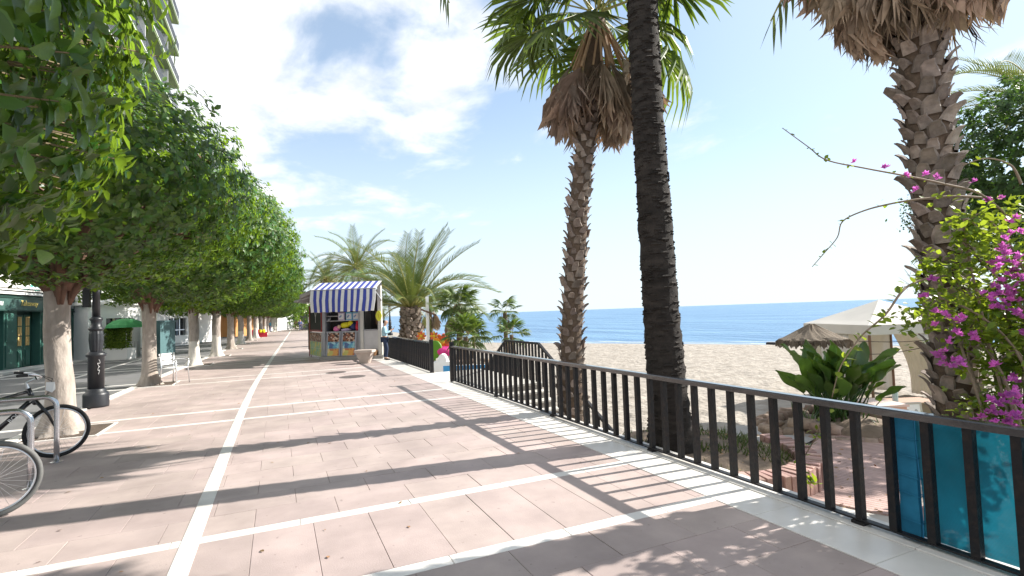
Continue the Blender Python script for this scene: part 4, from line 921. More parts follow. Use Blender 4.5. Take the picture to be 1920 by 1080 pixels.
# fan palm with a dry skirt behind the railing
c0 = Vector((4.4, 7.5, -1.2)); cr = Vector((5.05, 7.25, 6.6))
t = thing('fan_palm', 'tall fan palm with shaggy dry skirt and leafy crown standing left of the dark trunk', 'palm', tuple(c0))
tp_ = [c0, Vector((4.42, 7.46, 1.2)), Vector((4.62, 7.38, 3.4)), Vector((4.86, 7.31, 5.0)), cr]; tr_ = [.22, .17, .155, .15, .14]
palm_trunk(tp_, tr_, m_ptrunk).build('trunk', m_ptrunk, t, True)
boots(t, tp_, tr_, -.9, 5.4, 298, BOOT_S)
DEADW = [fan_mesh('dead_frond', m_dead, m_dpetiole, 26, sp_, 1.05, .82, .12, .03, 1., s, .034) for sp_, s in ((30, 14), (38, 15), (24, 16))]
fronds(t, cr+Vector((0, 0, -.1)), DEADW, 36, -84, -66, 'dead_frond', 1.08, random.Random(3), .14)
fronds(t, cr+Vector((0, 0, .15)), FAN, 27, 78, -30, 'frond', 1.15, random.Random(5), .1)
# dark palm: bare ringed trunk
c0 = Vector((4.45, 5.18, -.2)); cr = Vector((4.86, 5.85, 9.6))
t = thing('date_palm', 'tall palm with a bare almost black ringed trunk rising behind the railing', 'palm', tuple(c0))
tp_ = [c0, Vector((4.46, 5.2, .35)), Vector((4.47, 5.28, 1.6)), Vector((4.56, 5.46, 4.2)), Vector((4.7, 5.65, 6.8)), cr]; tr_ = [.31, .245, .222, .20, .195, .19]
palm_trunk([tp_[0].lerp(tp_[1], .0)]+tp_[1:], tr_, m_dtrunk, 26, .06, 1, 4.).build('trunk', m_dtrunk, t, True)
g = MB(); rr = random.Random(2)      # short rough scar lips round the trunk
for i in range(1300):
    z = .1+9.2*i/1300; p, r_ = along(tp_, tr_, z); a = rr.uniform(0, 2*PI); d = Vector((math.cos(a), math.sin(a), 0)); s_ = Vector((-d.y, d.x, 0))*rr.uniform(.02, .07); q = p+d*r_*.975; h = rr.uniform(.006, .02)
    g.add([q-s_, q+s_, q+s_*.8+d*.02+Vector((0, 0, h)), q-s_*.8+d*.02+Vector((0, 0, h)), q+Vector((0, 0, h*2.4))-s_*.6, q+Vector((0, 0, h*2.4))+s_*.6], [(0, 1, 2, 3), (3, 2, 5, 4), (0, 3, 4), (1, 5, 2)])
tag(g.build('leaf_scars', m_dtrunk, t), kind='stuff')
fronds(t, cr, FEA[:3], 15, 84, 15, 'frond', 1.0, random.Random(6), .12)
base = Vector(t['_base'])
for q, s_ in ((at(1446, 40, 5.9), 1.25), (at(842, 6, 7.4), 1.25)):      # two long low fronds whose tips hang into view
    d = q-cr; az = math.atan2(d.y, d.x); me = FEA[3]
    o = link('frond', me, t); ends = max((v.co for v in me.vertices), key=lambda c: c.y-c.z); e = Vector((0, 0, 0))
    tip = Vector(me.vertices[12*4].co); hd_ = math.hypot(d.x, d.y); tl = math.hypot(tip.y, tip.z); want = math.atan2(d.z, hd_); own = math.atan2(tip.z, tip.y); k = d.length/tl
    o.location = cr-base; o.rotation_euler = Euler((want-own, 0, az-PI/2)); o.scale = (k*.45, k, k)
# stout fan palm at the right
c0 = Vector((5.96, 2.85, -.6)); cr = Vector((5.84, 2.95, 5.6))
t = thing('fan_palm', 'thick fan palm trunk with rough stubs and drooping dry skirt above the pink flowers', 'palm', tuple(c0))
tp_ = [c0, Vector((5.96, 2.85, .6)), Vector((5.93, 2.88, 2.2)), Vector((5.88, 2.92, 4.2)), cr]; tr_ = [.23, .17, .165, .185, .18]
palm_trunk(tp_, tr_, m_ptrunk).build('trunk', m_ptrunk, t, True)
boots(t, tp_, tr_, -.4, 4.5, 298, BOOT_L, 1.0, random.Random(12))
DEADB = [fan_mesh('dead_frond', m_dead, m_dpetiole, 30, sp_, 1.0, .72, .22, .04, 1., s, .04) for sp_, s in ((36, 24), (46, 25), (28, 26))]
fronds(t, Vector((5.86, 2.93, 5.5)), DEADB, 34, -86, -60, 'dead_frond', .8, random.Random(13), .22)
fronds(t, Vector((5.86, 2.93, 5.85)), DEADB, 26, -56, -30, 'dead_frond', .82, random.Random(14), .2)
fronds(t, cr+Vector((0, 0, .8)), FAN, 18, 80, 5, 'frond', .95, random.Random(15), .15)
# young date palm like a pineapple beyond the railing
def date_palm(p, h, rt, label, nf, s, old=0, els=(80, -8), group='feather palms beyond the kiosk'):
    t = thing('date_palm', label, 'palm', tuple(p), 0, group); p = Vector(p)
    pts = [p, p+Vector((0, 0, h*.5)), p+Vector((0, 0, h))]; rad = [rt*.8, rt, rt*.75]
    palm_trunk(pts, rad, m_ptrunk, 16, .05).build('trunk', m_ptrunk, t, True)
    if rt > .4:
        bm_ = [boot_mesh(.26, .26, .10, 30+k) for k in range(3)]; boots(t, pts, rad, p.z+.1, p.z+h*.97, 170, bm_, .6, random.Random(21))
    if old: fronds(t, p+Vector((0, 0, h)), FEO, old, -5, -50, 'dead_frond', s*.9, random.Random(int(h*10)), rt*.5)
    fronds(t, p+Vector((0, 0, h)), FEA, nf, els[0], els[1], 'frond', s, random.Random(int(h*7)), rt*.45)
    return t
q = at(770, 585, 25.2); date_palm((q.x, q.y, -1.2), q.z+1.2+.25, .50, 'bushy date palm with pineapple trunk directly behind the dark railing', 46, 1.42, 0, (86, 8))
q = at(668, 500, 42); date_palm((q.x, q.y, -1.2), q.z+1.2, .24, 'feather palm whose crown shows above the lantern', 34, 1.35, 6, (80, -30))
q = at(611, 522, 58); date_palm((q.x, q.y, -.5), q.z+.5, .32, 'feather palm with orange old fronds above the grey kiosk flap', 34, 1.2, 16, (80, -25))
# small fan palms on the beach
def fan_palm(p, h, label, nf, s, nd_, el=(80, -45), rt=.12, sd=1, ds=.9):
    t = thing('fan_palm', label, 'palm', tuple(p), 0, 'small fan palms on the beach'); p = Vector(p); pts = [p, p+Vector((.05, 0, h*.6)), p+Vector((.02, 0, h))]; rad = [rt*1.3, rt, rt*.9]
    palm_trunk(pts, rad, m_ptrunk, 12, .06).build('trunk', m_ptrunk, t, True); c = pts[2]
    if nd_: fronds(t, c, DEAD, nd_, -86, -66, 'dead_frond', ds, random.Random(sd+5), rt)
    fronds(t, c, FAN, nf, el[0], el[1], 'frond', s, random.Random(sd), .05); return t
def onsand(px_, py_, d): p = at(px_, py_, d); return p, max(-1.9, sand_z(p.x, p.y))
q, z = onsand(858, 570, 23); fan_palm((q.x, q.y, z), q.z-z, 'fan palm with reddish dry skirt right of the date palm', 26, .56, 14, (75, -45), .14, 3, .7)
q, z = onsand(872, 632, 19); fan_palm((q.x, q.y, z), q.z-z, 'low bushy fan palm just behind the end of the railing', 24, .52, 0, (85, -30), .1, 4)
q, z = onsand(806, 590, 30); fan_palm((q.x, q.y, z), q.z-z+.6, 'thin fan palm with brown skirt behind the white post', 9, .42, 12, (70, -40), .1, 5, .8)
q, z = onsand(886, 596, 34); fan_palm((q.x, q.y, z), q.z-z, 'farthest little fan palm against the sea', 14, .5, 3, (75, -40), .09, 6, .6)
q, z = onsand(945, 583, 22); fan_palm((q.x, q.y, z), q.z-z, 'slender fan palm with yellowing leaf left of the tall fan palm', 12, .42, 4, (75, -35), .09, 7, .45)
q, z = onsand(958, 628, 20); fan_palm((q.x, q.y, z), q.z-z, 'small fan palm sprouting behind the stair railing', 12, .44, 4, (80, -25), .07, 8, .5)
q, z = onsand(705, 585, 33); fan_palm((q.x, q.y, z), q.z-z+.9, 'fan palm with drooping brown fronds just right of the striped awning', 10, .5, 9, (70, -40), .12, 9, .8)
# ============================================================ RAILINGS
FX = 3.895
def railing(name, label, y0, y1, ylast_post=True, z=0., h=.887, sp=.2335, x=FX, phase=None):
    t = thing(name, label, 'railing', (x, y0, z), 0, 'black railings along the beach edge')
    ph = y0+.08 if phase is None else phase
    bm_ = MB(); bm_.box(-.027, .027, -.025, .025, .05, h-.052); bme = bm_.mesh('baluster', m_black)
    y = ph-math.floor((ph-y0-.06)/sp)*sp
    while y < y1-.05:
        link('baluster', bme, t, (0, y-y0, 0)); y += sp
    g = MB(); g.box(x-.04, x+.04, y0, y1, z+h-.05, z+h, .008); g.build('top_rail', m_rail, t)
    g = MB(); g.box(x-.03, x+.03, y0, y1, z+.036, z+.0485, .003); g.build('bottom_rail', m_black, t)
    return t
r1 = railing('railing', 'long black railing with square balusters running from the photo corner along the marble border', -.4, 12.29, phase=3.218)
g = MB(); g.box(FX-.048, FX+.048, 12.29, 12.375, .013, .97, .006); g.build('end_post', m_black, r1)
for y in (.5, 2.52, 4.85, 7.2, 9.5): g = MB(); g.box(FX-.045, FX+.045, y-.045, y+.045, .0125, .034); g.build('foot_plate', m_black, r1)
r2 = railing('railing', 'farther black railing that the standing woman leans on', 14.62, 21.6, x=4.0)
g = MB(); g.box(4.0-.05, 4.0+.05, 14.53, 14.615, .004, .95, .006); g.build('end_post', m_black, r2)
# double stair with its own railing
t = thing('stair_railing', 'black stair railing sloping down at both ends behind the long railing', 'railing', (5.53, 11.8, 0))
sx = 5.53; prof = [(8.0, -.58), (10.82, .9), (12.74, .9), (15.6, -.72)]
g = MB()
for (a, za), (b, zb) in zip(prof[:-1], prof[1:]): g.bar((sx, a, za), (sx, b, zb), .06, .05)
g.build('top_rail', m_black, t)
bme = {}
y = 8.1
while y < 15.5:
    zt = [za+(zb-za)*(y-a)/(b-a) for (a, za), (b, zb) in zip(prof[:-1], prof[1:]) if a <= y <= b][0]
    g = MB(); g.box(sx-.02, sx+.02, y-.02, y+.02, zt-.9, zt-.02); g.build('baluster', m_black, t); y += .17
st = thing('beach_stair', 'pale double stair going down from the gap in the railing to the sand', 'stair', (4.8, 11.8, 0))
m_step = mat('pale step', (.60, .57, .52), .75, .1, 4, rnd='object', rvar=.06); m_riser = plain('grey riser', (.30, .28, .26), .8)
g = MB(); g.box(4.07, 5.6, 10.85, 14.6, -1.6, -.055); g.build('landing_base', m_riser, st)
g = MB(); g.box(4.07, 5.62, 10.83, 14.62, -.052, -.002, .004); g.build('landing', m_step, st)
for s_, y0 in ((-1, 10.83), (1, 14.62)):
    for k in range(8):
        z = -.155*(k+1); a = y0+s_*.3*k; b = y0+s_*.3*(k+1)
        g = MB(); g.box(4.07, 5.58, min(a, b)+.003, max(a, b)-.003, -1.9, z-.045); g.build('riser', m_riser, st)
        g = MB(); g.box(4.07, 5.6, min(a, b)-.02, max(a, b)-.001, z-.042, z, .004); g.build('step', m_step, st)
# low white wall with blue panel beyond the stair
def wallblock(name, label, cat, mb, m, c): t_ = thing(name, label, cat, c); mb.build('body', m, t_); return t_
p0 = at(812, 694, 17.2); p1 = at(850, 693, 16.6)
t = thing('white_parapet', 'low white wall with a rounded top and blue panel beside the gap in the railing', 'wall', (p0.x, p0.y, -.8)); b = Vector(t['_base'])
P4 = lambda u, o, z: Vector((p0.x, p0.y, 0))+hx*u+hy*o+Vector((0, 0, z))
g = MB(); wbox(g, .0, .68, 0, .5, -1.4, .08, P4); wbox(g, .68, 1.9, .1, .5, -1.4, -.08, P4); g.build('wall', m_white, t)
g = MB(); pts = [(math.cos(a)*.16, math.sin(a)*.26) for a in np.linspace(0, PI, 9)]
fr = [P4(.30+x, .02, .079+z) for x, z in pts]; bk_ = [P4(.30+x, .45, .079+z) for x, z in pts]; n = len(pts); g.add(fr+bk_, [tuple(range(n-1, -1, -1)), tuple(range(n, 2*n))]+[(i, i+1, n+i+1, n+i) for i in range(n-1)]+[(n-1, 0, n, 2*n-1)]); g.build('rounded_top', m_white, t)
g = MB(); wbox(g, .34, 1.9, -.02, -.003, -.33, -.05, P4); g.build('blue_panel', plain('pool blue paint', (.05, .30, .62), .5), t)
q = at(826, 672, 20.5); t = thing('stone_bank', 'band of stacked brown stones under the coloured play figures', 'stones', (q.x, q.y, -.6))
for k in range(46):
    g = MB(); u = random.uniform(-1.3, 2.2); z = random.choice((0, 1, 2, 3)); g.blob(Vector((q.x, q.y, -.62+z*.13))+hx*u+hy*random.uniform(-.1, .3), (random.uniform(.14, .3), .2, .08), 7, 4, .4); g.build('stone', m_rock, t)
# coloured flower figures of the play area
def flower_fig(px_, py_, d, rad, cols, label, nf=9, stem=1.2, face=None):
    p = at(px_, py_, d); t = thing('flower_figure', label, 'play figure', (p.x, p.y, p.z-stem), 0, 'giant flower figures in the play area'); nrm = -c_f; x = hx; y_ = Vector((0, 0, 1)); base_m = [plain('play '+str(c), c, .5, transl=.15) for c in cols]
    for k in range(nf):
        a = 2*PI*k/nf; g = MB(); c = p+(x*math.cos(a)+y_*math.sin(a))*rad*.6
        ax = x*math.cos(a)+y_*math.sin(a); vs = []
        mm = Matrix((ax, Vector(nrm).cross(ax), nrm)).transposed(); tmp = MB(); tmp.blob((0, 0, 0), (rad*.42, rad*.26, rad*.09), 8, 5, .05); g.add([c+mm @ Vector(v) for v in tmp.v], tmp.f); g.build('petal', base_m[k % len(base_m)], t, True)
    g = MB(); g.blob(p-c_f*rad*.08, rad*.3, 8, 5, 0); g.build('eye', plain('play yellow', (.85, .6, .05), .5), t, True)
    g = MB(); g.tube([p+Vector((0, 0, -stem)), p+c_f*.05], .05, 8); g.build('stem', plain('play green', (.07, .30, .03), .5), t, True)
flower_fig(830, 641, 21, .36, [(.75, .13, .03), (.85, .32, .02), (.8, .1, .05)], 'big orange red flower figure next to the railing post', 9)
flower_fig(790, 630, 23, .22, [(.8, .16, .07), (.85, .35, .05)], 'orange flower figure left of the white post', 8)
flower_fig(814, 630, 23, .22, [(.85, .5, .04), (.8, .16, .07)], 'yellow and orange flower figure right of the white post', 8)
p = at(836, 659, 20.6); t = thing('pink_seat', 'pink rounded play seat below the orange flower figure', 'play seat', (p.x, p.y, p.z-.5)); g = MB(); g.blob(p, (.42, .35, .22), 12, 7, .08); g.build('cushion', plain('play pink', (.75, .05, .28), .5), t, True); g = MB(); g.lathe([(.25, -.5), (.2, -.1)], 10, p); g.build('base', m_white, t)
p = at(817, 655, 20.4); t = thing('leaf_figure', 'green leaf shaped play panel with yellow edge beside the orange flower', 'play figure', (p.x, p.y, p.z-.6))
g = MB(); tmp = MB(); tmp.blob((0, 0, 0), (.26, .05, .36), 10, 6, .1); g.add([p+hx*v[0]+hy*v[1]+Vector((0, 0, v[2])) for v in tmp.v], tmp.f); g.build('leaf', plain('play leaf', (.12, .30, .02), .5), t, True)
g = MB(); g.blob(p-hx*.3-hy*.05+Vector((0, 0, -.12)), (.12, .06, .24), 8, 5, .1); g.build('yellow_edge', plain('play yellow', (.85, .6, .05), .5), t, True)
p = at(803, 645, 22); top = at(801, 556, 22); t = thing('white_post', 'slim white post with a slanting arm beside the date palm', 'post', (p.x, p.y, -1.2))
g = MB(); g.box(p.x-.055, p.x+.055, p.y-.055, p.y+.055, -1.2, top.z); g.build('shaft', m_white, t)
g = MB(); g.bar(at(789, 580, 21.9), at(818, 591, 21.9), .07, .07); g.build('arm', m_limb, t)

# ============================================================ KIOSK
ko = Vector((2.72, 21.62, 0)); kx = Vector((math.cos(R(-28)), math.sin(R(-28)), 0)); ky = Vector((-kx.y, kx.x, 0))
def K(u, o, z): return ko+kx*u+ky*o+Vector((0, 0, z))
kio = thing('kiosk', 'souvenir kiosk with blue and white striped awning on the promenade', 'kiosk', tuple(ko))
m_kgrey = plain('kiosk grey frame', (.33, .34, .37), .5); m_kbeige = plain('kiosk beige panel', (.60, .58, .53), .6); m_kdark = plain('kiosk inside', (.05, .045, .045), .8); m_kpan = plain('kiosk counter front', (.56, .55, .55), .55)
def kb(*a, p=kio, m=m_kgrey, name='panel'):
    g = MB(); wbox(g, *a, K); return g.build(name, m, p)
kb(-1.5, .12, 2.2, 2.28, .135, 2.8, m=m_kbeige, name='back_wall')
def kprism(P, z0, z1, m, name):
    g = MB(); n = len(P); g.add([K(u, o, z0) for u, o in P]+[K(u, o, z1) for u, o in P], [tuple(range(n-1, -1, -1)), tuple(range(n, 2*n))]+[(i, (i+1) % n, n+(i+1) % n, n+i) for i in range(n)]); return g.build(name, m, kio)
kprism([(-1.19, .065), (-1.12, .065), (-1.43, 2.195), (-1.5, 2.195)], .135, 2.8, m_kgrey, 'side_wall'); kprism([(1.14, .095), (1.21, .095), (.12, 2.195), (.05, 2.195)], .135, 2.8, m_kbeige, 'side_wall')
kb(-1.2, -1.08, -.06, .06, .135, 2.9, m=m_kgrey, name='corner_post'); kb(.35, .47, -.06, .06, .135, 2.9, m=m_kbeige, name='corner_post'); kb(1.07, 1.21, -.06, .09, .135, 2.9, m=m_kbeige, name='corner_post'); kb(.26, .345, -.03, .05, .135, 2.5, m=m_kgrey, name='corner_post')
kprism([(-1.28, -.18), (1.28, -.18), (.2, 2.3), (-1.55, 2.3)], 0, .13, m_conc, 'plinth')
kprism([(-1.25, -.1), (1.27, -.1), (.16, 2.33), (-1.54, 2.33)], 2.905, 3.02, m_kgrey, 'roof')
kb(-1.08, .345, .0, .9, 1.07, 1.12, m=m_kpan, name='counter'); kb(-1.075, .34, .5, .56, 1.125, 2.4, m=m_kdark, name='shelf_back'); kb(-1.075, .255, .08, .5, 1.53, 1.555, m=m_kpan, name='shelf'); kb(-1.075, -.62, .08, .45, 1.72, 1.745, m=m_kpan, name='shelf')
kb(-1.075, .34, .05, .11, .135, 1.065, m=m_kpan, name='panel')
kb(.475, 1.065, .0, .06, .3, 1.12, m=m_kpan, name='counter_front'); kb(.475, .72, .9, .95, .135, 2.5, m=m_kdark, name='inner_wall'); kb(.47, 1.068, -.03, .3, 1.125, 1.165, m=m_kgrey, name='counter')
kb(.80, .98, .5, .56, 1.35, 1.9, m=plain('brown parcel', (.22, .13, .08), .7), name='notice_board')
# striped awning: top slope then hanging front; stripes are separate strips of cloth
m_blue = plain('awning blue', (.06, .085, .40), .7, transl=.2); m_awh = plain('awning white', (.78, .77, .76), .7, transl=.2)
ns = 21; a0, a1 = -1.22, 1.33
for k in range(ns):
    u0 = a0+(a1-a0)*k/ns; u1 = a0+(a1-a0)*(k+1)/ns-.001; flare = lambda u, f: u+f*.05*(u-.05)
    g = MB(); th = .012; sag = lambda: 0
    L1 = [(u0-.1, .03, 3.09), (u1-.1, .03, 3.09)]; L2 = [(u0, -1.0, 2.76), (u1, -1.0, 2.76)]; rip = .03*math.sin(k*1.1); L3 = [(u0+.02, -1.13+rip, 2.35), (u1+.02, -1.13+rip, 2.35)]; L4 = [(flare(u0, -1)+.03, -1.2+rip*1.5, 1.90+.012*math.sin(k*2)), (flare(u1, -1)+.03, -1.2+rip*1.5, 1.90+.012*math.sin(k*2+1))]
    vs = [K(*p_) for row in (L1, L2, L3, L4) for p_ in row]; vs2 = [v+ky*.012-Vector((0, 0, .012)) for v in vs]
    g.add(vs+vs2, [(0, 1, 3, 2), (2, 3, 5, 4), (4, 5, 7, 6), (10, 11, 9, 8), (12, 13, 11, 10), (14, 15, 13, 12), (6, 7, 15, 14), (0, 2, 10, 8), (2, 4, 12, 10), (4, 6, 14, 12), (3, 1, 9, 11), (5, 3, 11, 13), (7, 5, 13, 15)])
    g.build('awning_stripe', m_blue if k % 2 else m_awh, kio)
g = MB(); g.bar(K(a0, -1.0, 2.745), K(a1, -1.0, 2.745), .04, .03); g.bar(K(a0+.05, -.98, 2.73), K(a0+.05, 0, 2.3), .03, .03); g.bar(K(a1-.1, -.98, 2.73), K(a1-.1, 0, 2.3), .03, .03); g.build('awning_frame', m_kgrey, kio)
# grey raised flap and hinged wing on the left side
g = MB(); L_ = [K(-1.22, -.1, 2.62), K(-1.22, 1.9, 2.62), K(-2.35, 1.9, 2.34), K(-2.35, -.1, 2.34)]; g.add(L_+[v+Vector((0, 0, .06)) for v in L_], [(3, 2, 1, 0), (4, 5, 6, 7), (0, 1, 5, 4), (1, 2, 6, 5), (2, 3, 7, 6), (3, 0, 4, 7)]); g.build('side_flap', plain('grey flap', (.42, .42, .43), .6), kio)
g = MB(); L_ = [K(-1.24, -.3, 2.95), K(-1.24, .9, 2.95), K(-1.9, .9, 2.62), K(-2.0, -.3, 2.62)]; g.add(L_+[v-Vector((0, 0, .16)) for v in L_], [(0, 1, 2, 3), (7, 6, 5, 4), (4, 5, 1, 0), (5, 6, 2, 1), (6, 7, 3, 2), (7, 4, 0, 3)]); g.build('rolled_cover', plain('grey rolled cover', (.36, .34, .33), .8), kio)
g = MB(); g.bar(K(-1.2, .0, 2.2), K(-2.2, .0, 2.33), .025, .025); g.bar(K(-1.2, 1.8, 2.2), K(-2.2, 1.8, 2.33), .025, .025); g.build('flap_stay', m_kgrey, kio)
def print_mat(name, cols, sc_=9, dark=.0):
    m = bpy.data.materials.new(name); m.use_nodes = True; t_ = m.node_tree; n = t_.nodes; l = t_.links; b = n['Principled BSDF']; b.inputs['Roughness'].default_value = .6
    tc = n.new('ShaderNodeTexCoord'); vo = n.new('ShaderNodeTexVoronoi'); vo.inputs['Scale'].default_value = sc_; vo.inputs['Randomness'].default_value = .9; l.new(tc.outputs['Object'], vo.inputs['Vector']); sp_ = n.new('ShaderNodeSeparateColor'); l.new(vo.outputs['Color'], sp_.inputs[0])
    cr = n.new('ShaderNodeValToRGB'); cr.color_ramp.interpolation = 'CONSTANT'; e = cr.color_ramp.elements
    while len(e) < len(cols): e.new(.5)
    for i, c in enumerate(cols): e[i].position = i/len(cols); e[i].color = (*c, 1)
    l.new(sp_.outputs[0], cr.inputs[0]); l.new(cr.outputs[0], b.inputs['Base Color']); return m
beads = print_mat('bead print', [(.05, .02, .02), (.22, .08, .05), (.45, .28, .2), (.04, .03, .03), (.3, .12, .05), (.6, .5, .42)], 16)
sea_p = print_mat('blue poster print', [(.2, .5, .55), (.35, .6, .65), (.12, .35, .5), (.5, .65, .6), (.08, .15, .3)], 7); sun_p = print_mat('yellow poster print', [(.65, .45, .08), (.7, .35, .1), (.55, .5, .15), (.75, .6, .3), (.5, .18, .08)], 7); grn_p = print_mat('green poster print', [(.5, .52, .15), (.35, .5, .3), (.6, .55, .2), (.25, .45, .3)], 6)
def stand(u0, u1, o, label, tilt=.12, low=sun_p, up=sea_p):
    c = K((u0+u1)/2, o, .0); t_ = thing('souvenir_stand', label, 'display stand', tuple(c), 0, 'souvenir display stands'); w_ = u1-u0
    def q(u, f, z, d=0): return K(u, o+tilt*(z-.14)/.95+d, z)
    def pnl(ua, ub, z0, z1, d, m, nm):
        g = MB(); vs = [q(ua, 0, z0, d), q(ub, 0, z0, d), q(ub, 0, z1, d), q(ua, 0, z1, d)]; vs += [v+ky*.02 for v in vs]; g.add(vs, [(0, 1, 2, 3), (7, 6, 5, 4), (0, 4, 5, 1), (1, 5, 6, 2), (2, 6, 7, 3), (3, 7, 4, 0)]); return g.build(nm, m, t_)
    pnl(u0, u1, .14, 1.1, .03, m_kpan, 'frame'); pnl(u0+.03, u1-.03, .72, 1.07, 0, beads, 'bead_panel'); pnl(u0+.03, u1-.03, .46, .70, 0, up, 'poster'); pnl(u0+.03, u1-.03, .17, .44, 0, low, 'poster')
    for s_ in (u0-.005, u1+.005): g = MB(); g.bar(q(s_, 0, .14, .0), q(s_, 0, 1.13, .0), .03, .05); g.build('side_rail', m_kgrey, t_)
stand(-.99, -.48, -.18, 'left of two souvenir stands under the kiosk counter'); stand(-.38, .16, -.18, 'right of two souvenir stands under the kiosk counter')
# wing board to the left with chalk Y, red frame, stand below
w0 = K(-1.24, .05, 0); w1 = gnd(583, 669); w1.z = 0; wdv = (w1-w0); wl_ = min(wdv.length, 2.5); wdv.normalize(); wnv = Vector((wdv.y, -wdv.x, 0)); wnv = wnv if wnv.dot(-c_f) > 0 else -wnv
def Wg(u, o, z): return w0+wdv*u+wnv*o+Vector((0, 0, z))
t = thing('chalkboard', 'dark chalkboard in a red frame on the left of the kiosk', 'chalkboard', tuple(w0))
g = MB(); wbox(g, .08, wl_-.12, 0, .03, 1.2, 2.15, Wg); g.build('board', plain('blackboard', (.02, .028, .026), .7), t)
m_red = plain('dark red timber', (.26, .025, .025), .5)
for a in ((.0, .08, -.02, .05, 1.12, 2.23), (wl_-.12, wl_, -.03, .06, .1, 2.23), (.081, wl_-.121, -.02, .05, 2.151, 2.23), (.081, wl_-.121, -.02, .05, 1.12, 1.199)): g = MB(); wbox(g, *a, Wg); g.build('frame', m_red, t)
text_obj('chalk_lettering', 'Y', m_white, t, Wg(wl_*.48, .035, 1.68), -wdv if (-wdv).dot(c_r) > 0 else wdv, .62, .003)
t = thing('souvenir_stand', 'souvenir stand below the red framed chalkboard', 'display stand', tuple(Wg(.5, .1, 0)), 0, 'souvenir display stands')
g = MB(); wbox(g, .03, wl_-.14, .0, .05, .1, 1.1, Wg); g.build('frame', m_kpan, t)
for z0_, z1_, m_, nm in ((.72, 1.07, beads, 'bead_panel'), (.45, .70, grn_p, 'poster'), (.13, .43, grn_p, 'poster')): g = MB(); wbox(g, .06, wl_-.17, .052, .065, z0_, z1_, Wg); g.build(nm, m_, t)
t = thing('brown_rack', 'narrow brown hanging rack with a pale ring at the far left of the kiosk', 'rack', tuple(Wg(wl_+.12, 0, 0)))
g = MB(); wbox(g, wl_+.02, wl_+.42, -.06, .02, .3, 1.5, Wg); g.build('panel', plain('brown hanging', (.09, .06, .04), .8, bump=.4), t); g = MB(); g.bar(Wg(wl_+.04, -.02, 0), Wg(wl_+.04, -.02, 1.75), .03, .03); g.bar(Wg(wl_+.4, -.02, 0), Wg(wl_+.4, -.02, 1.75), .03, .03); g.build('stand', m_red, t)
g = MB(); g.tube([Wg(wl_+.22+.09*math.cos(q), .03, 1.62+.11*math.sin(q)) for q in np.linspace(0, 2*PI, 14, endpoint=False)], .02, 6, False, True); g.build('ring', m_white, t)
# goods on the counter and shelves
def good(name, label, cat, parts, group=None):
    c = parts[0][1]; t_ = thing(name, label, cat, tuple(c), 0, group)
    for nm, p_, r_, m_ in parts: g = MB(); g.blob(p_, r_, 9, 6, .25); g.build(nm, m_, t_, True)
yel = plain('bright yellow toy', (.80, .72, .03), .5); pnk = plain('pink toy', (.75, .2, .42), .5); navy = plain('navy bag', (.04, .05, .16), .6); redm = plain('red toy', (.62, .03, .06), .5); pal = plain('lilac toy', (.55, .45, .62), .5); blk = plain('black toy', (.02, .02, .025), .6); pch = plain('peach toy', (.75, .5, .35), .5)
good('toy', 'bright yellow toy in the middle of the kiosk shelf', 'toy', [('body', K(-.35, .2, 1.36), (.2, .1, .12), yel), ('head', K(-.14, .18, 1.43), (.11, .09, .1), yel)], 'toys on the kiosk counter')
good('toy', 'pink toy at the left of the kiosk counter', 'toy', [('body', K(-.68, .12, 1.22), (.14, .1, .11), pnk), ('head', K(-.58, .1, 1.3), (.08, .08, .08), pch)], 'toys on the kiosk counter')
good('toy', 'red toy at the right end of the kiosk counter', 'toy', [('body', K(.18, .1, 1.28), (.08, .08, .16), redm), ('head', K(.18, .1, 1.47), (.06, .06, .06), redm)], 'toys on the kiosk counter')
good('toy', 'black toy between pink and yellow ones', 'toy', [('body', K(-.62, .3, 1.38), (.17, .1, .1), blk)], 'toys on the kiosk counter')
good('bag', 'navy bag behind the red toy', 'bag', [('body', K(-.02, .25, 1.3), (.17, .1, .16), navy)]); good('toy', 'lilac toy low in the middle of the counter', 'toy', [('body', K(-.3, .1, 1.18), (.2, .09, .06), pal)], 'toys on the kiosk counter')
for k, (u, c, lab) in enumerate(((-.48, (.50, .42, .55), 'lilac picture box on the upper kiosk shelf'), (-.16, (.18, .45, .62), 'turquoise picture box in the middle of the upper shelf'), (.12, (.25, .48, .68), 'blue picture box at the right of the upper shelf'))):
    t_ = thing('picture_box', lab, 'box', tuple(K(u, .12, 1.556)), 0, 'boxes on the upper kiosk shelf'); g = MB(); wbox(g, u-.13, u+.13, .1, .4, 1.558, 1.87, K); g.build('carton', plain('box '+str(k), c, .5), t_); g = MB(); wbox(g, u-.1, u+.1, .088, .099, 1.6, 1.82, K); g.build('label', print_mat('label '+str(k), [c, (.7, .7, .7), (.2, .3, .5), (.7, .5, .5)], 9), t_)
for k in range(4):
    u = -1.0+k*.1; t_ = thing('bottle', 'small dark bottle on the short left shelf', 'bottle', tuple(K(u, .2, 1.746)), 0, 'bottles on the short shelf'); g = MB(); g.lathe([(.032, 0), (.032, .12), (.012, .16), (.012, .2)], 8, K(u, .2, 1.746)); g.build('glass', blk, t_)
t_ = thing('basket', 'low brown wicker basket at the foot of the kiosk counter', 'basket', tuple(K(.85, -.12, .13))); g = MB(); g.lathe([(.16, .13), (.2, .3), (.21, .34), (.18, .33), (.14, .2)], 14, K(.85, -.09, 0)); g.build('weave', plain('wicker', (.24, .13, .06), .8, bump=.5), t_)
t_ = thing('yellow_sign', 'lemon yellow leaf shaped sign hung on the right kiosk post', 'sign', tuple(K(1.13, -.1, 1.68))); g = MB(); n = 14; out = [(.13*math.cos(a)*(1-.25*abs(math.sin(a))), .21*math.sin(a)) for a in np.linspace(0, 2*PI, n, endpoint=False)]
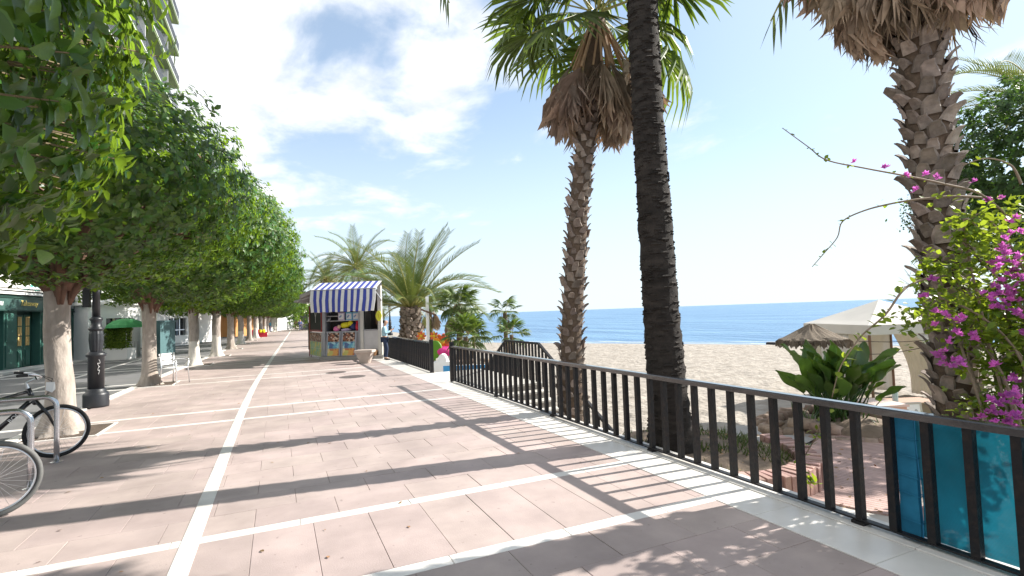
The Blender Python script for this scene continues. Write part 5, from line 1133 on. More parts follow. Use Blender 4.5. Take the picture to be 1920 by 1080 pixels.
g.add([K(1.13+x, -.13, 1.69+z) for x, z in out]+[K(1.13+x, -.10, 1.69+z) for x, z in out], [tuple(range(n)), tuple(range(2*n-1, n-1, -1))]+[(i, n+i, n+(i+1) % n, (i+1) % n) for i in range(n)]); g.build('panel', plain('lemon yellow', (.72, .70, .06), .5), t_)
g = MB(); g.bar(K(1.13, -.14, 1.6), K(1.13, -.14, 1.78), .05, .008); g.build('emblem', plain('sign ochre', (.6, .45, .05), .5), t_)
# stone bench: slab on a tapering foot
bc = gnd(684, 681); t = thing('stone_bench', 'short stone bench with a tapering foot in front of the kiosk', 'bench', tuple(bc)); m_bst = mat('bench stone', (.46, .39, .34), .8, .14, 5, .3, 50, stain=(.36, .3, .26))
def Bq(u, o, z): return bc+kx*u+ky*o+Vector((0, 0, z))
g = MB(); wbox(g, -.31, .34, -.22, .22, .39, .48, Bq); g.build('seat', m_bst, t)
g = MB(); bt = [(-.28, -.18), (.30, -.18), (.30, .18), (-.28, .18)]; bo = [(-.10, -.15), (.16, -.15), (.16, .15), (-.10, .15)]; g.add([Bq(u, o, 0) for u, o in bo]+[Bq(u, o, .388) for u, o in bt], [(3, 2, 1, 0), (4, 5, 6, 7), (0, 1, 5, 4), (1, 2, 6, 5), (2, 3, 7, 6), (3, 0, 4, 7)]); g.build('foot', m_bst, t)

# ============================================================ PEOPLE
def skin_obj(name, verts, edges, radii, m, parent, sub_=2, root=0, flat=1.):
    bm = bmesh.new(); lay = bm.verts.layers.skin.verify(); vs = [bm.verts.new(v) for v in verts]
    for a, b in edges: bm.edges.new((vs[a], vs[b]))
    for v, r_ in zip(vs, radii): v[lay].radius = (r_, r_) if not isinstance(r_, tuple) else r_
    vs[root][lay].use_root = True
    me = bpy.data.meshes.new(name); bm.to_mesh(me); bm.free(); me.materials.append(m); o = link(name, me, parent)
    s_ = o.modifiers.new('skin', 'SKIN'); s_.use_smooth_shade = True; u = o.modifiers.new('sub', 'SUBSURF'); u.levels = sub_; u.render_levels = sub_
    return o
def person(label, loc, rz, pose, top, bottom, hair, h=1.64, group=None, sub_=2):
    """figure facing local +Y; joints follow the pose; one body, clothes and hair are its children"""
    t = thing('person', label, 'person', (0, 0, 0), 0, group); k = h/1.7
    hip = Vector((0, 0, .90)); chest = Vector((0, .0, 1.25)); neck = Vector((0, .01, 1.43)); head = Vector((0, .03, 1.56))
    J = {}
    for s_ in (-1, 1):
        J['hip', s_] = Vector((s_*.09, 0, .86)); J['kn', s_] = Vector((s_*.10, .02, .48)); J['an', s_] = Vector((s_*.10, -.02, .08)); J['toe', s_] = Vector((s_*.11, .13, .035))
        J['sh', s_] = Vector((s_*.175, 0, 1.37)); J['el', s_] = Vector((s_*.22, -.02, 1.10)); J['wr', s_] = Vector((s_*.23, .05, .86)); J['ha', s_] = Vector((s_*.235, .08, .78))
    if pose == 'phone':
        for s_ in (-1, 1):
            J['el', s_] = Vector((s_*.215, .05, 1.10)); J['wr', s_] = Vector((s_*.09, .27, 1.20)); J['ha', s_] = Vector((s_*.05, .33, 1.25))
        J['kn', 1] = Vector((.08, .10, .49)); J['an', 1] = Vector((.07, .05, .08)); J['toe', 1] = Vector((.08, .2, .035)); head = Vector((0, .06, 1.555))
    if pose == 'walk':
        J['kn', 1] = Vector((.1, .16, .5)); J['an', 1] = Vector((.1, .22, .09)); J['toe', 1] = Vector((.1, .36, .05)); J['kn', -1] = Vector((-.1, -.06, .48)); J['an', -1] = Vector((-.1, -.28, .13)); J['toe', -1] = Vector((-.1, -.16, .04))
        J['wr', -1] = Vector((-.23, .16, .9)); J['ha', -1] = Vector((-.23, .2, .83)); J['wr', 1] = Vector((.23, -.12, .87)); J['ha', 1] = Vector((.23, -.14, .79))
    if pose == 'sit':
        dz = Vector((0, 0, -.42)); hip += dz; chest += dz; neck += dz; head += dz
        for s_ in (-1, 1):
            for q in ('sh', 'el', 'hip'): J[q, s_] += dz
            J['kn', s_] = Vector((s_*.11, .42, .48)); J['an', s_] = Vector((s_*.11, .40, .08)); J['toe', s_] = Vector((s_*.11, .54, .035)); J['wr', s_] = Vector((s_*.16, .26, .70)); J['ha', s_] = Vector((s_*.12, .34, .71)); J['el', s_] = Vector((s_*.22, .05, .70))
    V = [hip, chest, neck, head, head+Vector((0, .0, .09))]; E_ = [(0, 1), (1, 2), (2, 3), (3, 4)]; Rr = [(.13, .10), (.14, .10), .05, (.078, .092), (.065, .08)]
    V.append(head+Vector((0, .098, -.01))); E_.append((3, 5)); Rr.append(.016)                                   # nose
    for s_ in (-1, 1): V.append(head+Vector((s_*.085, -.005, 0))); E_.append((3, len(V)-1)); Rr.append(.014)     # ears
    for s_ in (-1, 1):
        b = len(V); V += [J['hip', s_], J['kn', s_], J['an', s_], J['toe', s_]]; E_ += [(0, b), (b, b+1), (b+1, b+2), (b+2, b+3)]; Rr += [.082, .056, .036, .032]
        b = len(V); V += [J['sh', s_], J['el', s_], J['wr', s_], J['ha', s_]]; E_ += [(1, b), (b, b+1), (b+1, b+2), (b+2, b+3)]; Rr += [.05, .038, .026, (.034, .018)]
        hv = (J['ha', s_]-J['wr', s_]).normalized(); sd_ = hv.cross(Vector((1, 0, .2))).normalized()
        for f in range(4): V.append(J['ha', s_]+hv*(.075-.006*abs(f-1.4))+sd_*(f-1.5)*.019); E_.append((b+3, len(V)-1)); Rr.append(.008)
        V.append(J['wr', s_]+hv*.05+sd_*-.05); E_.append((b+2, len(V)-1)); Rr.append(.009)
    V = [v*k for v in V]; Rr = [tuple(a*k for a in r_) if isinstance(r_, tuple) else r_*k for r_ in Rr]
    skin_obj('body', V, E_, Rr, m_skin, t, sub_)
    tv = [hip+Vector((0, 0, .02)), chest, (neck*.6+chest*.4)]; te = [(0, 1), (1, 2)]; tr = [(.155, .125), (.16, .12), (.12, .09)]
    for s_ in (-1, 1): b = len(tv); tv += [J['sh', s_], J['el', s_], J['wr', s_].lerp(J['el', s_], .08)]; te += [(1, b), (b, b+1), (b+1, b+2)]; tr += [.068, .054, .042]
    skin_obj('jacket', [v*k for v in tv], te, [tuple(a*k for a in r_) if isinstance(r_, tuple) else r_*k for r_ in tr], top, t, sub_)
    tv = [hip]; te = []; tr = [(.15, .118)]
    for s_ in (-1, 1): b = len(tv); tv += [J['hip', s_], J['kn', s_], J['an', s_]+Vector((0, 0, .02))]; te += [(0, b), (b, b+1), (b+1, b+2)]; tr += [.098, .07, .052]
    skin_obj('trousers', [v*k for v in tv], te, [tuple(a*k for a in r_) if isinstance(r_, tuple) else r_*k for r_ in tr], bottom, t, sub_)
    for s_ in (-1, 1): a = J['an', s_]; b = J['toe', s_]; skin_obj('shoe', [v*k for v in (a+Vector((0, -.03, -.03)), b+Vector((0, -.06, .0)), b+Vector((0, .02, .0)))], [(0, 1), (1, 2)], [.048*k, (.046*k, .036*k), .034*k], blk, t, 1)
    hv = [head+Vector((0, -.015, .075)), head+Vector((0, -.06, .03)), head+Vector((0, -.075, -.06))]; skin_obj('hair', [v*k for v in hv], [(0, 1), (1, 2)], [(.087*k, .085*k), .088*k, .055*k], hair, t, sub_)
    t.location = loc; t.rotation_euler = (0, 0, rz); del t['_base']; return t
jeans = plain('dark jeans', (.025, .04, .085), .8); lblue = plain('pale blue jacket', (.33, .52, .62), .75)
q = gnd(722, 675); pw = person('woman in pale blue jacket and dark jeans standing side-on with a phone', (q.x, q.y, 0), math.atan2(-c_r.x, c_r.y)+0.15, 'phone', lblue, jeans, m_hair, 1.56)
t = thing('phone', 'small dark phone held up by the standing woman', 'phone', (0, 0, 0)); g = MB(); g.box(-.035, .035, -.005, .005, 0, .14, .002); g.build('case', blk, t); k = 1.56/1.7; mwp = Matrix.Translation(pw.location) @ pw.rotation_euler.to_matrix().to_4x4(); t.location = mwp @ Vector((0, .36*k, 1.24*k)); t.rotation_euler = (R(-20), 0, pw.rotation_euler.z); del t['_base']
cols = [plain('shirt '+str(i), c, .8) for i, c in enumerate([(.6, .2, .25), (.12, .15, .35), (.65, .63, .6), (.1, .35, .5), (.05, .05, .06), (.45, .3, .4), (.7, .65, .3)])]
pants = [plain('shorts '+str(i), c, .8) for i, c in enumerate([(.35, .28, .2), (.06, .07, .16), (.25, .25, .26)])]
def walker(px_, py_, lab, rz, pose, i, j, h=1.7, grp='people strolling far down the promenade'):
    q = gnd(px_, py_); person(lab, (q.x, q.y, 0), rz, pose, cols[i], pants[j], m_hair, h, grp, 1)
walker(556, 619, 'distant stroller in pinkish top near the far end of the promenade', 0, 'walk', 0, 0); walker(563, 621, 'distant stroller in navy just left of the kiosk flap', PI, 'walk', 1, 1); walker(567, 619.5, 'distant stroller in white beside the one in navy', .3, 'walk', 2, 2, 1.6)
walker(506, 624, 'distant figure in turquoise dress standing by the far trunks', 2.2, 'stand', 3, 1); walker(497, 622, 'distant figure in white shirt among the far trunks', 1.2, 'stand', 2, 2)
for i, (x_, y_, lab) in enumerate(((385, 633, 'diner in dark top at the left table of the orange cafe'), (392, 634, 'diner in pale shirt in front of the orange wall'), (398, 635, 'diner with rose top nearest the fourth trunk'), (394, 632, 'diner in yellow top at the back of the orange cafe'))):
    q = gnd(x_, y_); person(lab, (q.x, q.y, 0), 1.2+i*1.3, 'sit', cols[(4, 2, 0, 6)[i]], pants[i % 3], m_hair, 1.7, 'diners outside the orange cafe', 1)
    t_ = thing('cafe_chair', 'dark cafe chair under the '+lab.split(' in ')[0].split(' at ')[0].split(' with ')[0]+' '+('in dark top', 'in pale shirt', 'with rose top', 'in yellow top')[i], 'chair', (q.x, q.y, 0), 0, 'chairs at the orange cafe'); g = MB(); g.box(q.x-.2, q.x+.2, q.y-.2, q.y+.2, .34, .385); g.build('seat', m_limb, t_)
    for a in (-.18, .18):
        for b in (-.18, .18): g = MB(); g.box(q.x+a-.015, q.x+a+.015, q.y+b-.015, q.y+b+.015, 0, .338); g.build('leg', m_limb, t_)
q = gnd(487, 632); t = thing('goods_display', 'low stall with red and orange goods by the far ficus trunks', 'stall', tuple(q)); g = MB(); g.box(q.x-.9, q.x+.7, q.y-.4, q.y+.4, 0, .5); g.build('table', redm, t)
for k in range(7): g = MB(); g.blob(q+Vector((random.uniform(-.8, .6), random.uniform(-.4, .2), .6)), (.18, .15, .18), 7, 5, .3); g.build('goods', random.choice((pch, redm, yel)), t)
# ============================================================ RIGHT SIDE: NET, PLANTS, TENT
t = thing('netting_screen', 'teal mesh netting tied with a blue hem behind the nearest balusters', 'screen', (3.99, 1.6, 0))
NX = 3.985; g = MB(); nyy, nzz = 60, 14; vs = []; fs = []
for i in range(nyy+1):
    for j in range(nzz+1):
        y = 2.16-3.2*i/nyy; z = .03+.80*j/nzz; vs.append((NX+.034*noise.noise(Vector((y*3.1, z*2.2, 0)))+.01*math.sin(y*9)*(1-j/nzz), y, z))
for i in range(nyy):
    for j in range(nzz): a = i*(nzz+1)+j; fs.append((a, a+nzz+1, a+nzz+2, a+1))
g.add(vs, fs); o = g.build('net', m_net, t, True); md = o.modifiers.new('thick', 'SOLIDIFY'); md.thickness = .003
g = MB(); vs = []; fs = []
for j in range(25):
    z = .01+.83*j/24; w_ = .008*noise.noise(Vector((z*5, 1, 0))); vs += [(NX-.018+w_, 2.165, z), (NX-.018+w_, 2.285+w_, z), (NX+.018+w_, 2.285+w_, z), (NX+.018+w_, 2.165, z)]
for j in range(24):
    a = j*4
    for q in range(4): fs.append((a+q, a+(q+1) % 4, a+4+(q+1) % 4, a+4+q))
fs += [(3, 2, 1, 0), (96, 97, 98, 99)]; g.add(vs, fs); g.build('hem', m_bluehem, t)
for z in (.12, .30, .42, .56, .68): g = MB(); g.tube([(NX-.03, 2.15, z), (NX-.03, 2.3, z+.01), (NX+.03, 2.3, z+.01), (NX+.03, 2.15, z)], .004, 5, False, True); g.build('tie', m_bluehem, t)

# ---- bougainvillea
bo = thing('bougainvillea', 'bougainvillea with magenta bracts and long bare shoots over the right end of the railing', 'shrub', (5.0, 2.2, -.3)); bb_ = Vector(bo['_base'])
def poly3(P): return [at(*p) for p in P]
stems = {'a': [(1905, 420, 4.3), (1840, 365, 4.2), (1770, 345, 4.15), (1700, 330, 4.1), (1620, 315, 4.05), (1550, 300, 4.0), (1515, 275, 4.0), (1467, 240, 3.95)],
 'b': [(1860, 372, 4.4), (1790, 368, 4.4), (1720, 374, 4.4), (1670, 382, 4.4), (1620, 395, 4.4), (1580, 415, 4.4), (1570, 445, 4.4), (1545, 475, 4.4), (1523, 500, 4.4)],
 'c': [(1760, 515, 4.2), (1715, 530, 4.1), (1690, 548, 4.0), (1660, 590, 3.95), (1620, 625, 3.9), (1600, 650, 3.85), (1575, 690, 3.85), (1560, 745, 3.9)],
 'd': [(1915, 345, 4.2), (1895, 310, 4.2), (1850, 297, 4.2), (1805, 310, 4.25)]}
def spline(P, n):
    out = []
    for i in range(n+1):
        t_ = i/n*(len(P)-1); j = min(int(t_), len(P)-2); f = t_-j; p0, p1, p2, p3 = P[max(j-1, 0)], P[j], P[j+1], P[min(j+2, len(P)-1)]
        out.append(.5*((2*p1)+(p2-p0)*f+(2*p0-5*p1+4*p2-p3)*f*f+(3*p1-p0-3*p2+p3)*f**3))
    return out
m_stem = mat('bougainvillea stem', (.23, .17, .12), .8, .2, 20)
lf = np_mesh('leaf', ROUND[0], ROUND[1], m_boug_o, True); rb = random.Random(31)
def bract_mesh(seed):
    r = random.Random(seed); g = MB()
    for k in range(9):
        a = k*2.4; el = .15+.5*(k//3); d = Vector((math.cos(a)*math.cos(el), math.sin(a)*math.cos(el), math.sin(el))); s_ = Vector((-math.sin(a), math.cos(a), 0)); n_ = d.cross(s_); L_ = r.uniform(.8, 1.1)
        c = Vector((r.uniform(-.2, .2), r.uniform(-.2, .2), 0)); g.add([c, c+d*L_*.45-s_*.36+n_*.06, c+d*L_*.5-n_*.08, c+d*L_*.45+s_*.36+n_*.06, c+d*L_-n_*-.12], [(0, 2, 1), (0, 3, 2), (1, 2, 4), (2, 3, 4)])
    return g.mesh('flower', m_bract)
BR_ = [bract_mesh(k) for k in range(3)]
def put_leaf(p, d, s_): o = link('leaf', lf, bo); o.matrix_basis = frame(Vector(p)-bb_, d, (rb.uniform(-.5, .5), rb.uniform(-.5, .5), 1), s_)
def put_flower(p, s_): o = link('flower', rb.choice(BR_), bo, Vector(p)-bb_, (rb.uniform(-.8, .8), rb.uniform(-.8, .8), rb.uniform(0, 6)), s_*rb.uniform(.8, 1.2))
for k, P in stems.items():
    pts = spline(poly3(P), 40); g = MB(); g.tube(pts, [.0105-.0075*i/40 for i in range(41)], 6); g.build('shoot', m_stem, bo, True)
    nl = {'a': 24, 'b': 26, 'c': 26, 'd': 3}[k]
    for i in range(nl):
        t_ = rb.uniform(.12 if k != 'a' else .05, 1)*40; p = pts[int(min(t_, 40))]; d = Vector((rb.uniform(-1, 1), rb.uniform(-1, 1), rb.uniform(-.6, .9)))
        put_leaf(p, d, rb.uniform(.025, .05) if k in 'ab' and t_ > 14 else rb.uniform(.055, .085))
for P in ((1735, 327, 4.1), (1755, 333, 4.1), (1829, 340, 4.2), (1720, 355, 4.1), (1697, 328, 4.1), (1658, 315, 4.05), (1602, 304, 4.05), (1855, 375, 4.2), (1878, 372, 4.2)): put_flower(at(*P), .042)
# branches and leaf mass: arching canes from the stool
root_p = Vector((5.15, 1.95, -.3)); ends = []
rb2 = random.Random(77); canes = MB(); leafP = []; leafD = []
for i in range(54):
    ey = rb2.uniform(400, 640) if i % 4 else rb2.uniform(640, 800); lo = 1800 if ey < 480 else (1735 if ey < 600 else (1775 if ey < 640 else 1860))
    e = at(rb2.uniform(lo, 2060), ey, rb2.uniform(3.9, 4.9)); e.x = max(e.x, 4.15)
    mid = root_p.lerp(e, .5)+Vector((rb2.uniform(-.15, .25), rb2.uniform(-.2, .2), rb2.uniform(.2, .5))); pts = spline([root_p+Vector((rb2.uniform(-.12, .12), rb2.uniform(-.12, .12), 0)), mid, e, e+Vector((rb2.uniform(-.22, .15), rb2.uniform(-.25, .25), rb2.uniform(-.3, .05)))], 24)
    canes.tube(pts, [.014-.011*j/24 for j in range(25)], 5)
    for j in range(9, 25):
        for q in range(3):
            sp_ = pts[j]+Vector((rb2.gauss(0, .07), rb2.gauss(0, .07), rb2.gauss(0, .07))); nleaf = 3
            for z in range(nleaf): leafP.append(sp_+Vector((rb2.gauss(0, .025), rb2.gauss(0, .025), rb2.gauss(0, .025)))); leafD.append((rb2.uniform(-1, 1), rb2.uniform(-1, 1), rb2.uniform(-.7, .7)))
    if i % 5 != 0: ends.append(pts)
canes.build('canes', m_stem, bo, True)
P = np.array([tuple(p-bb_) for p in leafP]); keep = P[:, 0]+bb_.x > 4.08; P = P[keep]; D = np.array(leafD)[keep]; n = len(P)
V, F = leaf_cloud(P, D, rng.normal(0, .5, (n, 3))+np.array([0, 0, 1]), rng.uniform(.045, .078, n), ROUND); tag(link('foliage', np_mesh('foliage', V, F, m_boug, True), bo), kind='stuff')
# leaves one can pick out at the edge towards the palm trunk
for i in range(110):
    p = at(rb.uniform(1690, 1860), 0, 1); x_ = rb.uniform(1690, 1900); y_ = 545-(x_-1690)*.62+rb.uniform(-10, 130)
    put_leaf(at(x_, y_, rb.uniform(3.9, 4.4)), (rb.uniform(-1, 1), rb.uniform(-1, 1), rb.uniform(-.4, .8)), rb.uniform(.045, .07))
clus = [(1885, 465, 9), (1900, 480, 8), (1868, 490, 5), (1895, 505, 6), (1880, 535, 8), (1900, 550, 9), (1848, 560, 6), (1862, 578, 5), (1870, 545, 5), (1752, 575, 3), (1783, 598, 3), (1775, 600, 2), (1797, 590, 4), (1790, 634, 5), (1830, 634, 5), (1764, 658, 4), (1795, 680, 7), (1772, 672, 4), (1750, 530, 2), (1915, 600, 6), (1865, 690, 3), (1880, 735, 4), (1865, 760, 8), (1880, 745, 6), (1905, 775, 10), (1890, 790, 9), (1915, 745, 6), (1860, 785, 6), (1840, 775, 5), (1885, 570, 4), (1910, 515, 5), (1895, 440, 3), (1912, 410, 3), (1920, 640, 4), (1908, 700, 5)]
for x_, y_, n_ in clus:
    d = rb.uniform(3.62, 3.9)
    for q in range(max(1, round(n_*.7))): put_flower(at(x_+rb.gauss(0, 9), y_+rb.gauss(0, 9), d+rb.gauss(0, .06)), .038)
# trailing shoot on the near side of the railing
t = thing('vine_shoot', 'thin yellow green vine shoot climbing the railing foot', 'vine', (3.99, 2.75, -.2)); vb = Vector(t['_base'])
P = [gnd(1520, 905, -.1), at(1500, 880, 4.35), at(1512, 850, 4.25), at(1530, 820, 4.2), at(1540, 790, 4.2), at(1556, 762, 4.2)]; pts = spline(P, 24); g = MB(); g.tube(pts, .005, 5); g.build('stem', m_stem, t)
for i in range(34): o = link('leaf', lf, t); o.matrix_basis = frame(rb.choice(pts)-vb+Vector((rb.gauss(0, .03), rb.gauss(0, .03), rb.gauss(0, .02))), (rb.uniform(-1, 1), rb.uniform(-1, 1), rb.uniform(-.6, .6)), (0, 0, 1), rb.uniform(.035, .07))
for i in range(14): o = link('blade', lf, t); o.matrix_basis = frame(pts[0]-vb+Vector((rb.gauss(0, .03), rb.gauss(0, .03), 0)), (rb.uniform(-1, 1), rb.uniform(-1, 1), rb.uniform(.0, .8)), (0, 0, 1), rb.uniform(.08, .13))
# ---- paddle leaved clump on a bed of stones
q = at(1570, 752, 9.5); sz = sand_z(q.x, q.y); cen = Vector((q.x, q.y, sz+.25))
bed = thing('rock_bed', 'mound of brown rocks holding the paddle leaved clump', 'rock bed', (q.x, q.y, sz)); bq = Vector(bed['_base'])
g = MB(); g.blob((q.x, q.y, sz-.05), (1.25, 1.25, .34), 18, 9, .3); g.build('soil_mound', m_soil, bed, True)
for k in range(64):
    a = 2*PI*k/40; r_ = 1.22+.12*random.random() if k < 40 else random.uniform(.75, 1.15); g = MB(); c = Vector((q.x+r_*math.cos(a), q.y+r_*math.sin(a), sz+(.08 if k < 40 else .2)+.06*random.random())); g.blob(c, (random.uniform(.1, .19), random.uniform(.1, .19), random.uniform(.08, .14)), 8, 5, .45); g.build('rock', m_rock, bed, True)
def paddle(seed, L_=.62, w_=.13):
    r = random.Random(seed); g = MB(); n = 9; st_ = .62; g.tube([(0, 0, 0), (0, st_*.5, .02), (0, st_, 0)], [.016, .012, .008], 6); vs = []; fs = []
    for i in range(n+1):
        t_ = i/n; y = st_+L_*t_; ww = w_*math.sin(PI*min(1, t_*.93+.05))**.75*(1-.1*t_); z = -.22*t_**2; e = .035*math.sin(t_*9+seed)
        vs += [(-ww, y, z+.05+e), (0, y, z), (ww, y, z+.05-e)]
    for i in range(n): a = i*3; fs += [(a, a+1, a+4, a+3), (a+1, a+2, a+5, a+4)]
    g.add(vs, fs); return g.mesh('leaf', m_strel, True)
PD = [paddle(k, .42+.06*k, .085+.01*k) for k in range(4)]
t = thing('paddle_plant', 'dense paddle leaved plant clump on the rocks before the white tent', 'plant', tuple(cen)); rp = random.Random(5)
for i in range(84):
    az = rp.uniform(0, 2*PI); el = R(rp.uniform(58, 92)); r_ = rp.uniform(0, .38); link('leaf', rp.choice(PD), t, (r_*math.cos(az), r_*math.sin(az), rp.uniform(-.1, .1)), Euler((el, rp.uniform(-.6, .6), az-PI/2)), rp.uniform(.85, 1.3))
def blade_mesh():
    g = MB(); vs = []
    for i in range(6): t_ = i/5; vs += [(-.03*(1-t_**2), t_, -.25*t_**2), (.03*(1-t_**2), t_, -.25*t_**2)]
    g.add(vs, [(a, a+1, a+3, a+2) for a in range(0, 10, 2)]); return g.mesh('blade', m_strel)
bl = blade_mesh()
def spiky(px_, py_, d, label, n, s_):
    p = at(px_, py_, d); z = sand_z(p.x, p.y); t_ = thing('spiky_plant', label, 'plant', (p.x, p.y, z+.12), 0, 'spiky plants on the rock bed')
    for i in range(n): az = i*2.4; link('blade', bl, t_, (0, 0, 0), Euler((R(rp.uniform(20, 85)), 0, az)), s_*rp.uniform(.7, 1.1))
spiky(1490, 752, 9.9, 'dark spiky plant at the left edge of the rock bed', 40, .62); spiky(1515, 745, 9.3, 'smaller spiky plant in front of the paddle leaves', 26, .45); spiky(1650, 760, 8.9, 'low spiky plant at the right edge of the rock bed', 22, .35)
# ---- white tent
tc_ = at(1650, 600, 15.2); zg = sand_z(tc_.x, tc_.y); tx = Vector((math.cos(R(-22)), math.sin(R(-22)), 0)); ty = Vector((-tx.y, tx.x, 0)); tb_ = Vector((tc_.x, tc_.y, zg))
tent = thing('gazebo_tent', 'off white pointed gazebo tent with tied side curtain on the beach', 'tent', tuple(tb_)); hw_ = 1.42; ze = at(1640, 607, 14.5).z; zp = at(1646, 562, 15.4).z
def G_(u, v, z): return tb_+tx*u+ty*v+Vector((0, 0, z-zg))
g = MB(); c4 = [(-hw_, -hw_), (hw_, -hw_), (hw_, hw_), (-hw_, hw_)]; vs = [G_(u, v, ze) for u, v in c4]; n = 6
top = []
for k in range(4):
    (u0, v0), (u1, v1) = c4[k], c4[(k+1) % 4]; rows_ = []
    for i in range(n+1):
        f = i/n; zz_ = ze+(zp-ze)*(f**1.08); rows_.append((G_(u0*(1-f), v0*(1-f), zz_), G_(u1*(1-f), v1*(1-f), zz_)))
    o_ = len(g.v); g.add([p for r_ in rows_ for p in r_], [(2*i, 2*i+1, 2*i+3, 2*i+2) for i in range(n)])
o = g.build('roof', m_canvas, tent); o.modifiers.new('thick', 'SOLIDIFY').thickness = .008
g = MB()
for k in range(4):
    (u0, v0), (u1, v1) = c4[k], c4[(k+1) % 4]; g.add([G_(u0, v0, ze-.002), G_(u1, v1, ze-.002), G_(u1*1.01, v1*1.01, ze-.26), G_(u0*1.01, v0*1.01, ze-.26)], [(0, 1, 2, 3)])
o = g.build('valance', m_canvas, tent); o.modifiers.new('thick', 'SOLIDIFY').thickness = .006
for u, v in c4: g = MB(); a = G_(u*.97, v*.97, 0); g.tube([(a.x, a.y, zg), (a.x, a.y, ze-.01)], .035, 8); g.build('pole', plain('brown tent pole', (.2, .11, .07), .6), tent)
def curtain(u0, v0, u1, v1, pinch, nm):
    g = MB(); nu, nv = 26, 14; vs = []; fs = []
    for j in range(nv+1):
        f = j/nv; z = ze-.27-(ze-.27-zg-.05)*f; wd2 = 1-pinch*math.sin(min(1, f*1.25)*PI/2)
        for i in range(nu+1):
            s_ = i/nu; p = G_(u1+(u0-u1)*s_*wd2, v1+(v0-v1)*s_*wd2, z); p += (ty if abs(u1-u0) > abs(v1-v0) else tx)*.05*math.sin(s_*40)*(.4+.6*f); vs.append(p)
    for j in range(nv):
        for i in range(nu): a = j*(nu+1)+i; fs.append((a, a+1, a+nu+2, a+nu+1))
    g.add(vs, fs); o = g.build(nm, m_canvas, tent, True); o.modifiers.new('thick', 'SOLIDIFY').thickness = .004
curtain(-.2, -hw_, hw_*.97, -hw_*.97, .72, 'curtain'); curtain(-hw_*.97, hw_*.5, -hw_*.97, -hw_*.4, .0, 'curtain'); curtain(-hw_*.97, hw_*.97, hw_*.97, hw_*.97, .0, 'curtain'); curtain(hw_*.97, hw_, hw_*.97, -hw_*.2, .4, 'curtain')
# thatched parasol
p = at(1522, 608, 13.2); z = sand_z(p.x, p.y); t = thing('thatched_parasol', 'grey thatched beach parasol between the sea and the white tent', 'parasol', (p.x, p.y, z)); ed = at(1470, 638, 13.2).z; n = 40; vs = []; fs = []; rt_ = random.Random(3)
prof = [(.05, 0), (.10, .04), (.37, .48), (.66, .86), (.78, 1.0), (.77, 1.13)]
for r_, f in prof:
    for j in range(n): a = 2*PI*j/n; rr = r_*(1+.04*rt_.uniform(-1, 1)); vs.append((p.x+rr*math.cos(a), p.y+rr*math.sin(a), p.z-(p.z-ed)*f+rt_.uniform(-.02, .02)))
for i in range(len(prof)-1):
    for j in range(n): fs.append((i*n+j, (i+1)*n+j, (i+1)*n+(j+1) % n, i*n+(j+1) % n))
g = MB(); g.add(vs, fs); o = g.build('thatch', m_thatch, t); o.modifiers.new('thick', 'SOLIDIFY').thickness = .05
PP = []; DD = []
for k in range(420): a = rt_.uniform(0, 2*PI); PP.append((p.x-t['_base'][0]+0.76*math.cos(a), p.y-t['_base'][1]+0.76*math.sin(a), ed-z+.02)); DD.append((math.cos(a)*.5, math.sin(a)*.5, -1))
V, F = leaf_cloud(np.array(PP), np.array(DD), rng.normal(0, 1, (420, 3)), rng.uniform(.1, .25, 420), LEAF2); link('fringe', np_mesh('fringe', V, F, m_thatch), t)
g = MB(); g.tube([(p.x, p.y, z), (p.x, p.y, p.z-.1)], .06, 8); g.build('pole', m_bark, t)
# boats or loungers far on the waterline
q = gnd(1449, 645, -1.7); t = thing('sunbather', 'dark lounger with an orange towel near the waterline', 'lounger', tuple(q)); g = MB(); g.box(q.x-.25, q.x+.3, q.y-.45, q.y+.45, -1.75, -1.55, .05); g.build('frame', blk, t); g = MB(); g.box(q.x+.1, q.x+.4, q.y-.85, q.y-.5, -1.72, -1.56, .05); g.build('towel', plain('orange towel', (.7, .22, .08), .8), t)
# boxes, tables and menu board by the tent
m_peach = plain('peach box', (.60, .37, .27), .75, bump=.2)
def bx_at(px_, pyb, d, w_, dp, h, name, label, cat, m, lid=None):
    p_ = at(px_, pyb, d); z_ = sand_z(p_.x, p_.y)+.02; c = Vector((p_.x, p_.y, z_)); t_ = thing(name, label, cat, tuple(c)); Q = lambda u, o, z: c+tx*u+ty*o+Vector((0, 0, z)); g = MB(); wbox(g, -w_/2, w_/2, -dp/2, dp/2, 0, h, Q); g.build('body', m, t_)
    if lid: g = MB(); wbox(g, -w_/2-.03, w_/2+.03, -dp/2-.03, dp/2+.03, h+.002, h+.04, Q); g.build('lid', lid, t_)
    return t_, Q, h
bx_at(1646, 745, 10.3, .55, .75, .52, 'planter_box', 'peach coloured box behind the rock bed with pale lid', 'box', m_peach, plain('pale pink lid', (.68, .52, .45), .7))
bx_at(1690, 722, 12.2, 1.3, .6, .45, 'low_table', 'low brown table with a glass beside the menu board', 'table', plain('brown slatted', (.33, .2, .15), .7), plain('brown top', (.42, .27, .2), .6))
p_ = at(1676, 708, 12); t_ = thing('water_glass', 'pale bottle standing on the low brown table', 'bottle', tuple(p_)); g = MB(); g.lathe([(.06, 0), (.06, .22), (.03, .3), (.03, .36)], 10, Vector((p_.x, p_.y, sand_z(p_.x, p_.y)+.51))); g.build('glass', plain('pale bottle', (.5, .58, .62), .2), t_)
p_ = at(1711, 738, 10.8); z_ = sand_z(p_.x, p_.y); t_ = thing('menu_board', 'white framed menu board leaning left of the thick palm', 'sign', (p_.x, p_.y, z_)); Q = lambda u, o, z: Vector((p_.x, p_.y, z_))+tx*u+ty*(o+.12*z)+Vector((0, 0, z))
g = MB(); wbox(g, -.19, .19, 0, .03, .08, .52, Q); g.build('board', m_white, t_); g = MB()
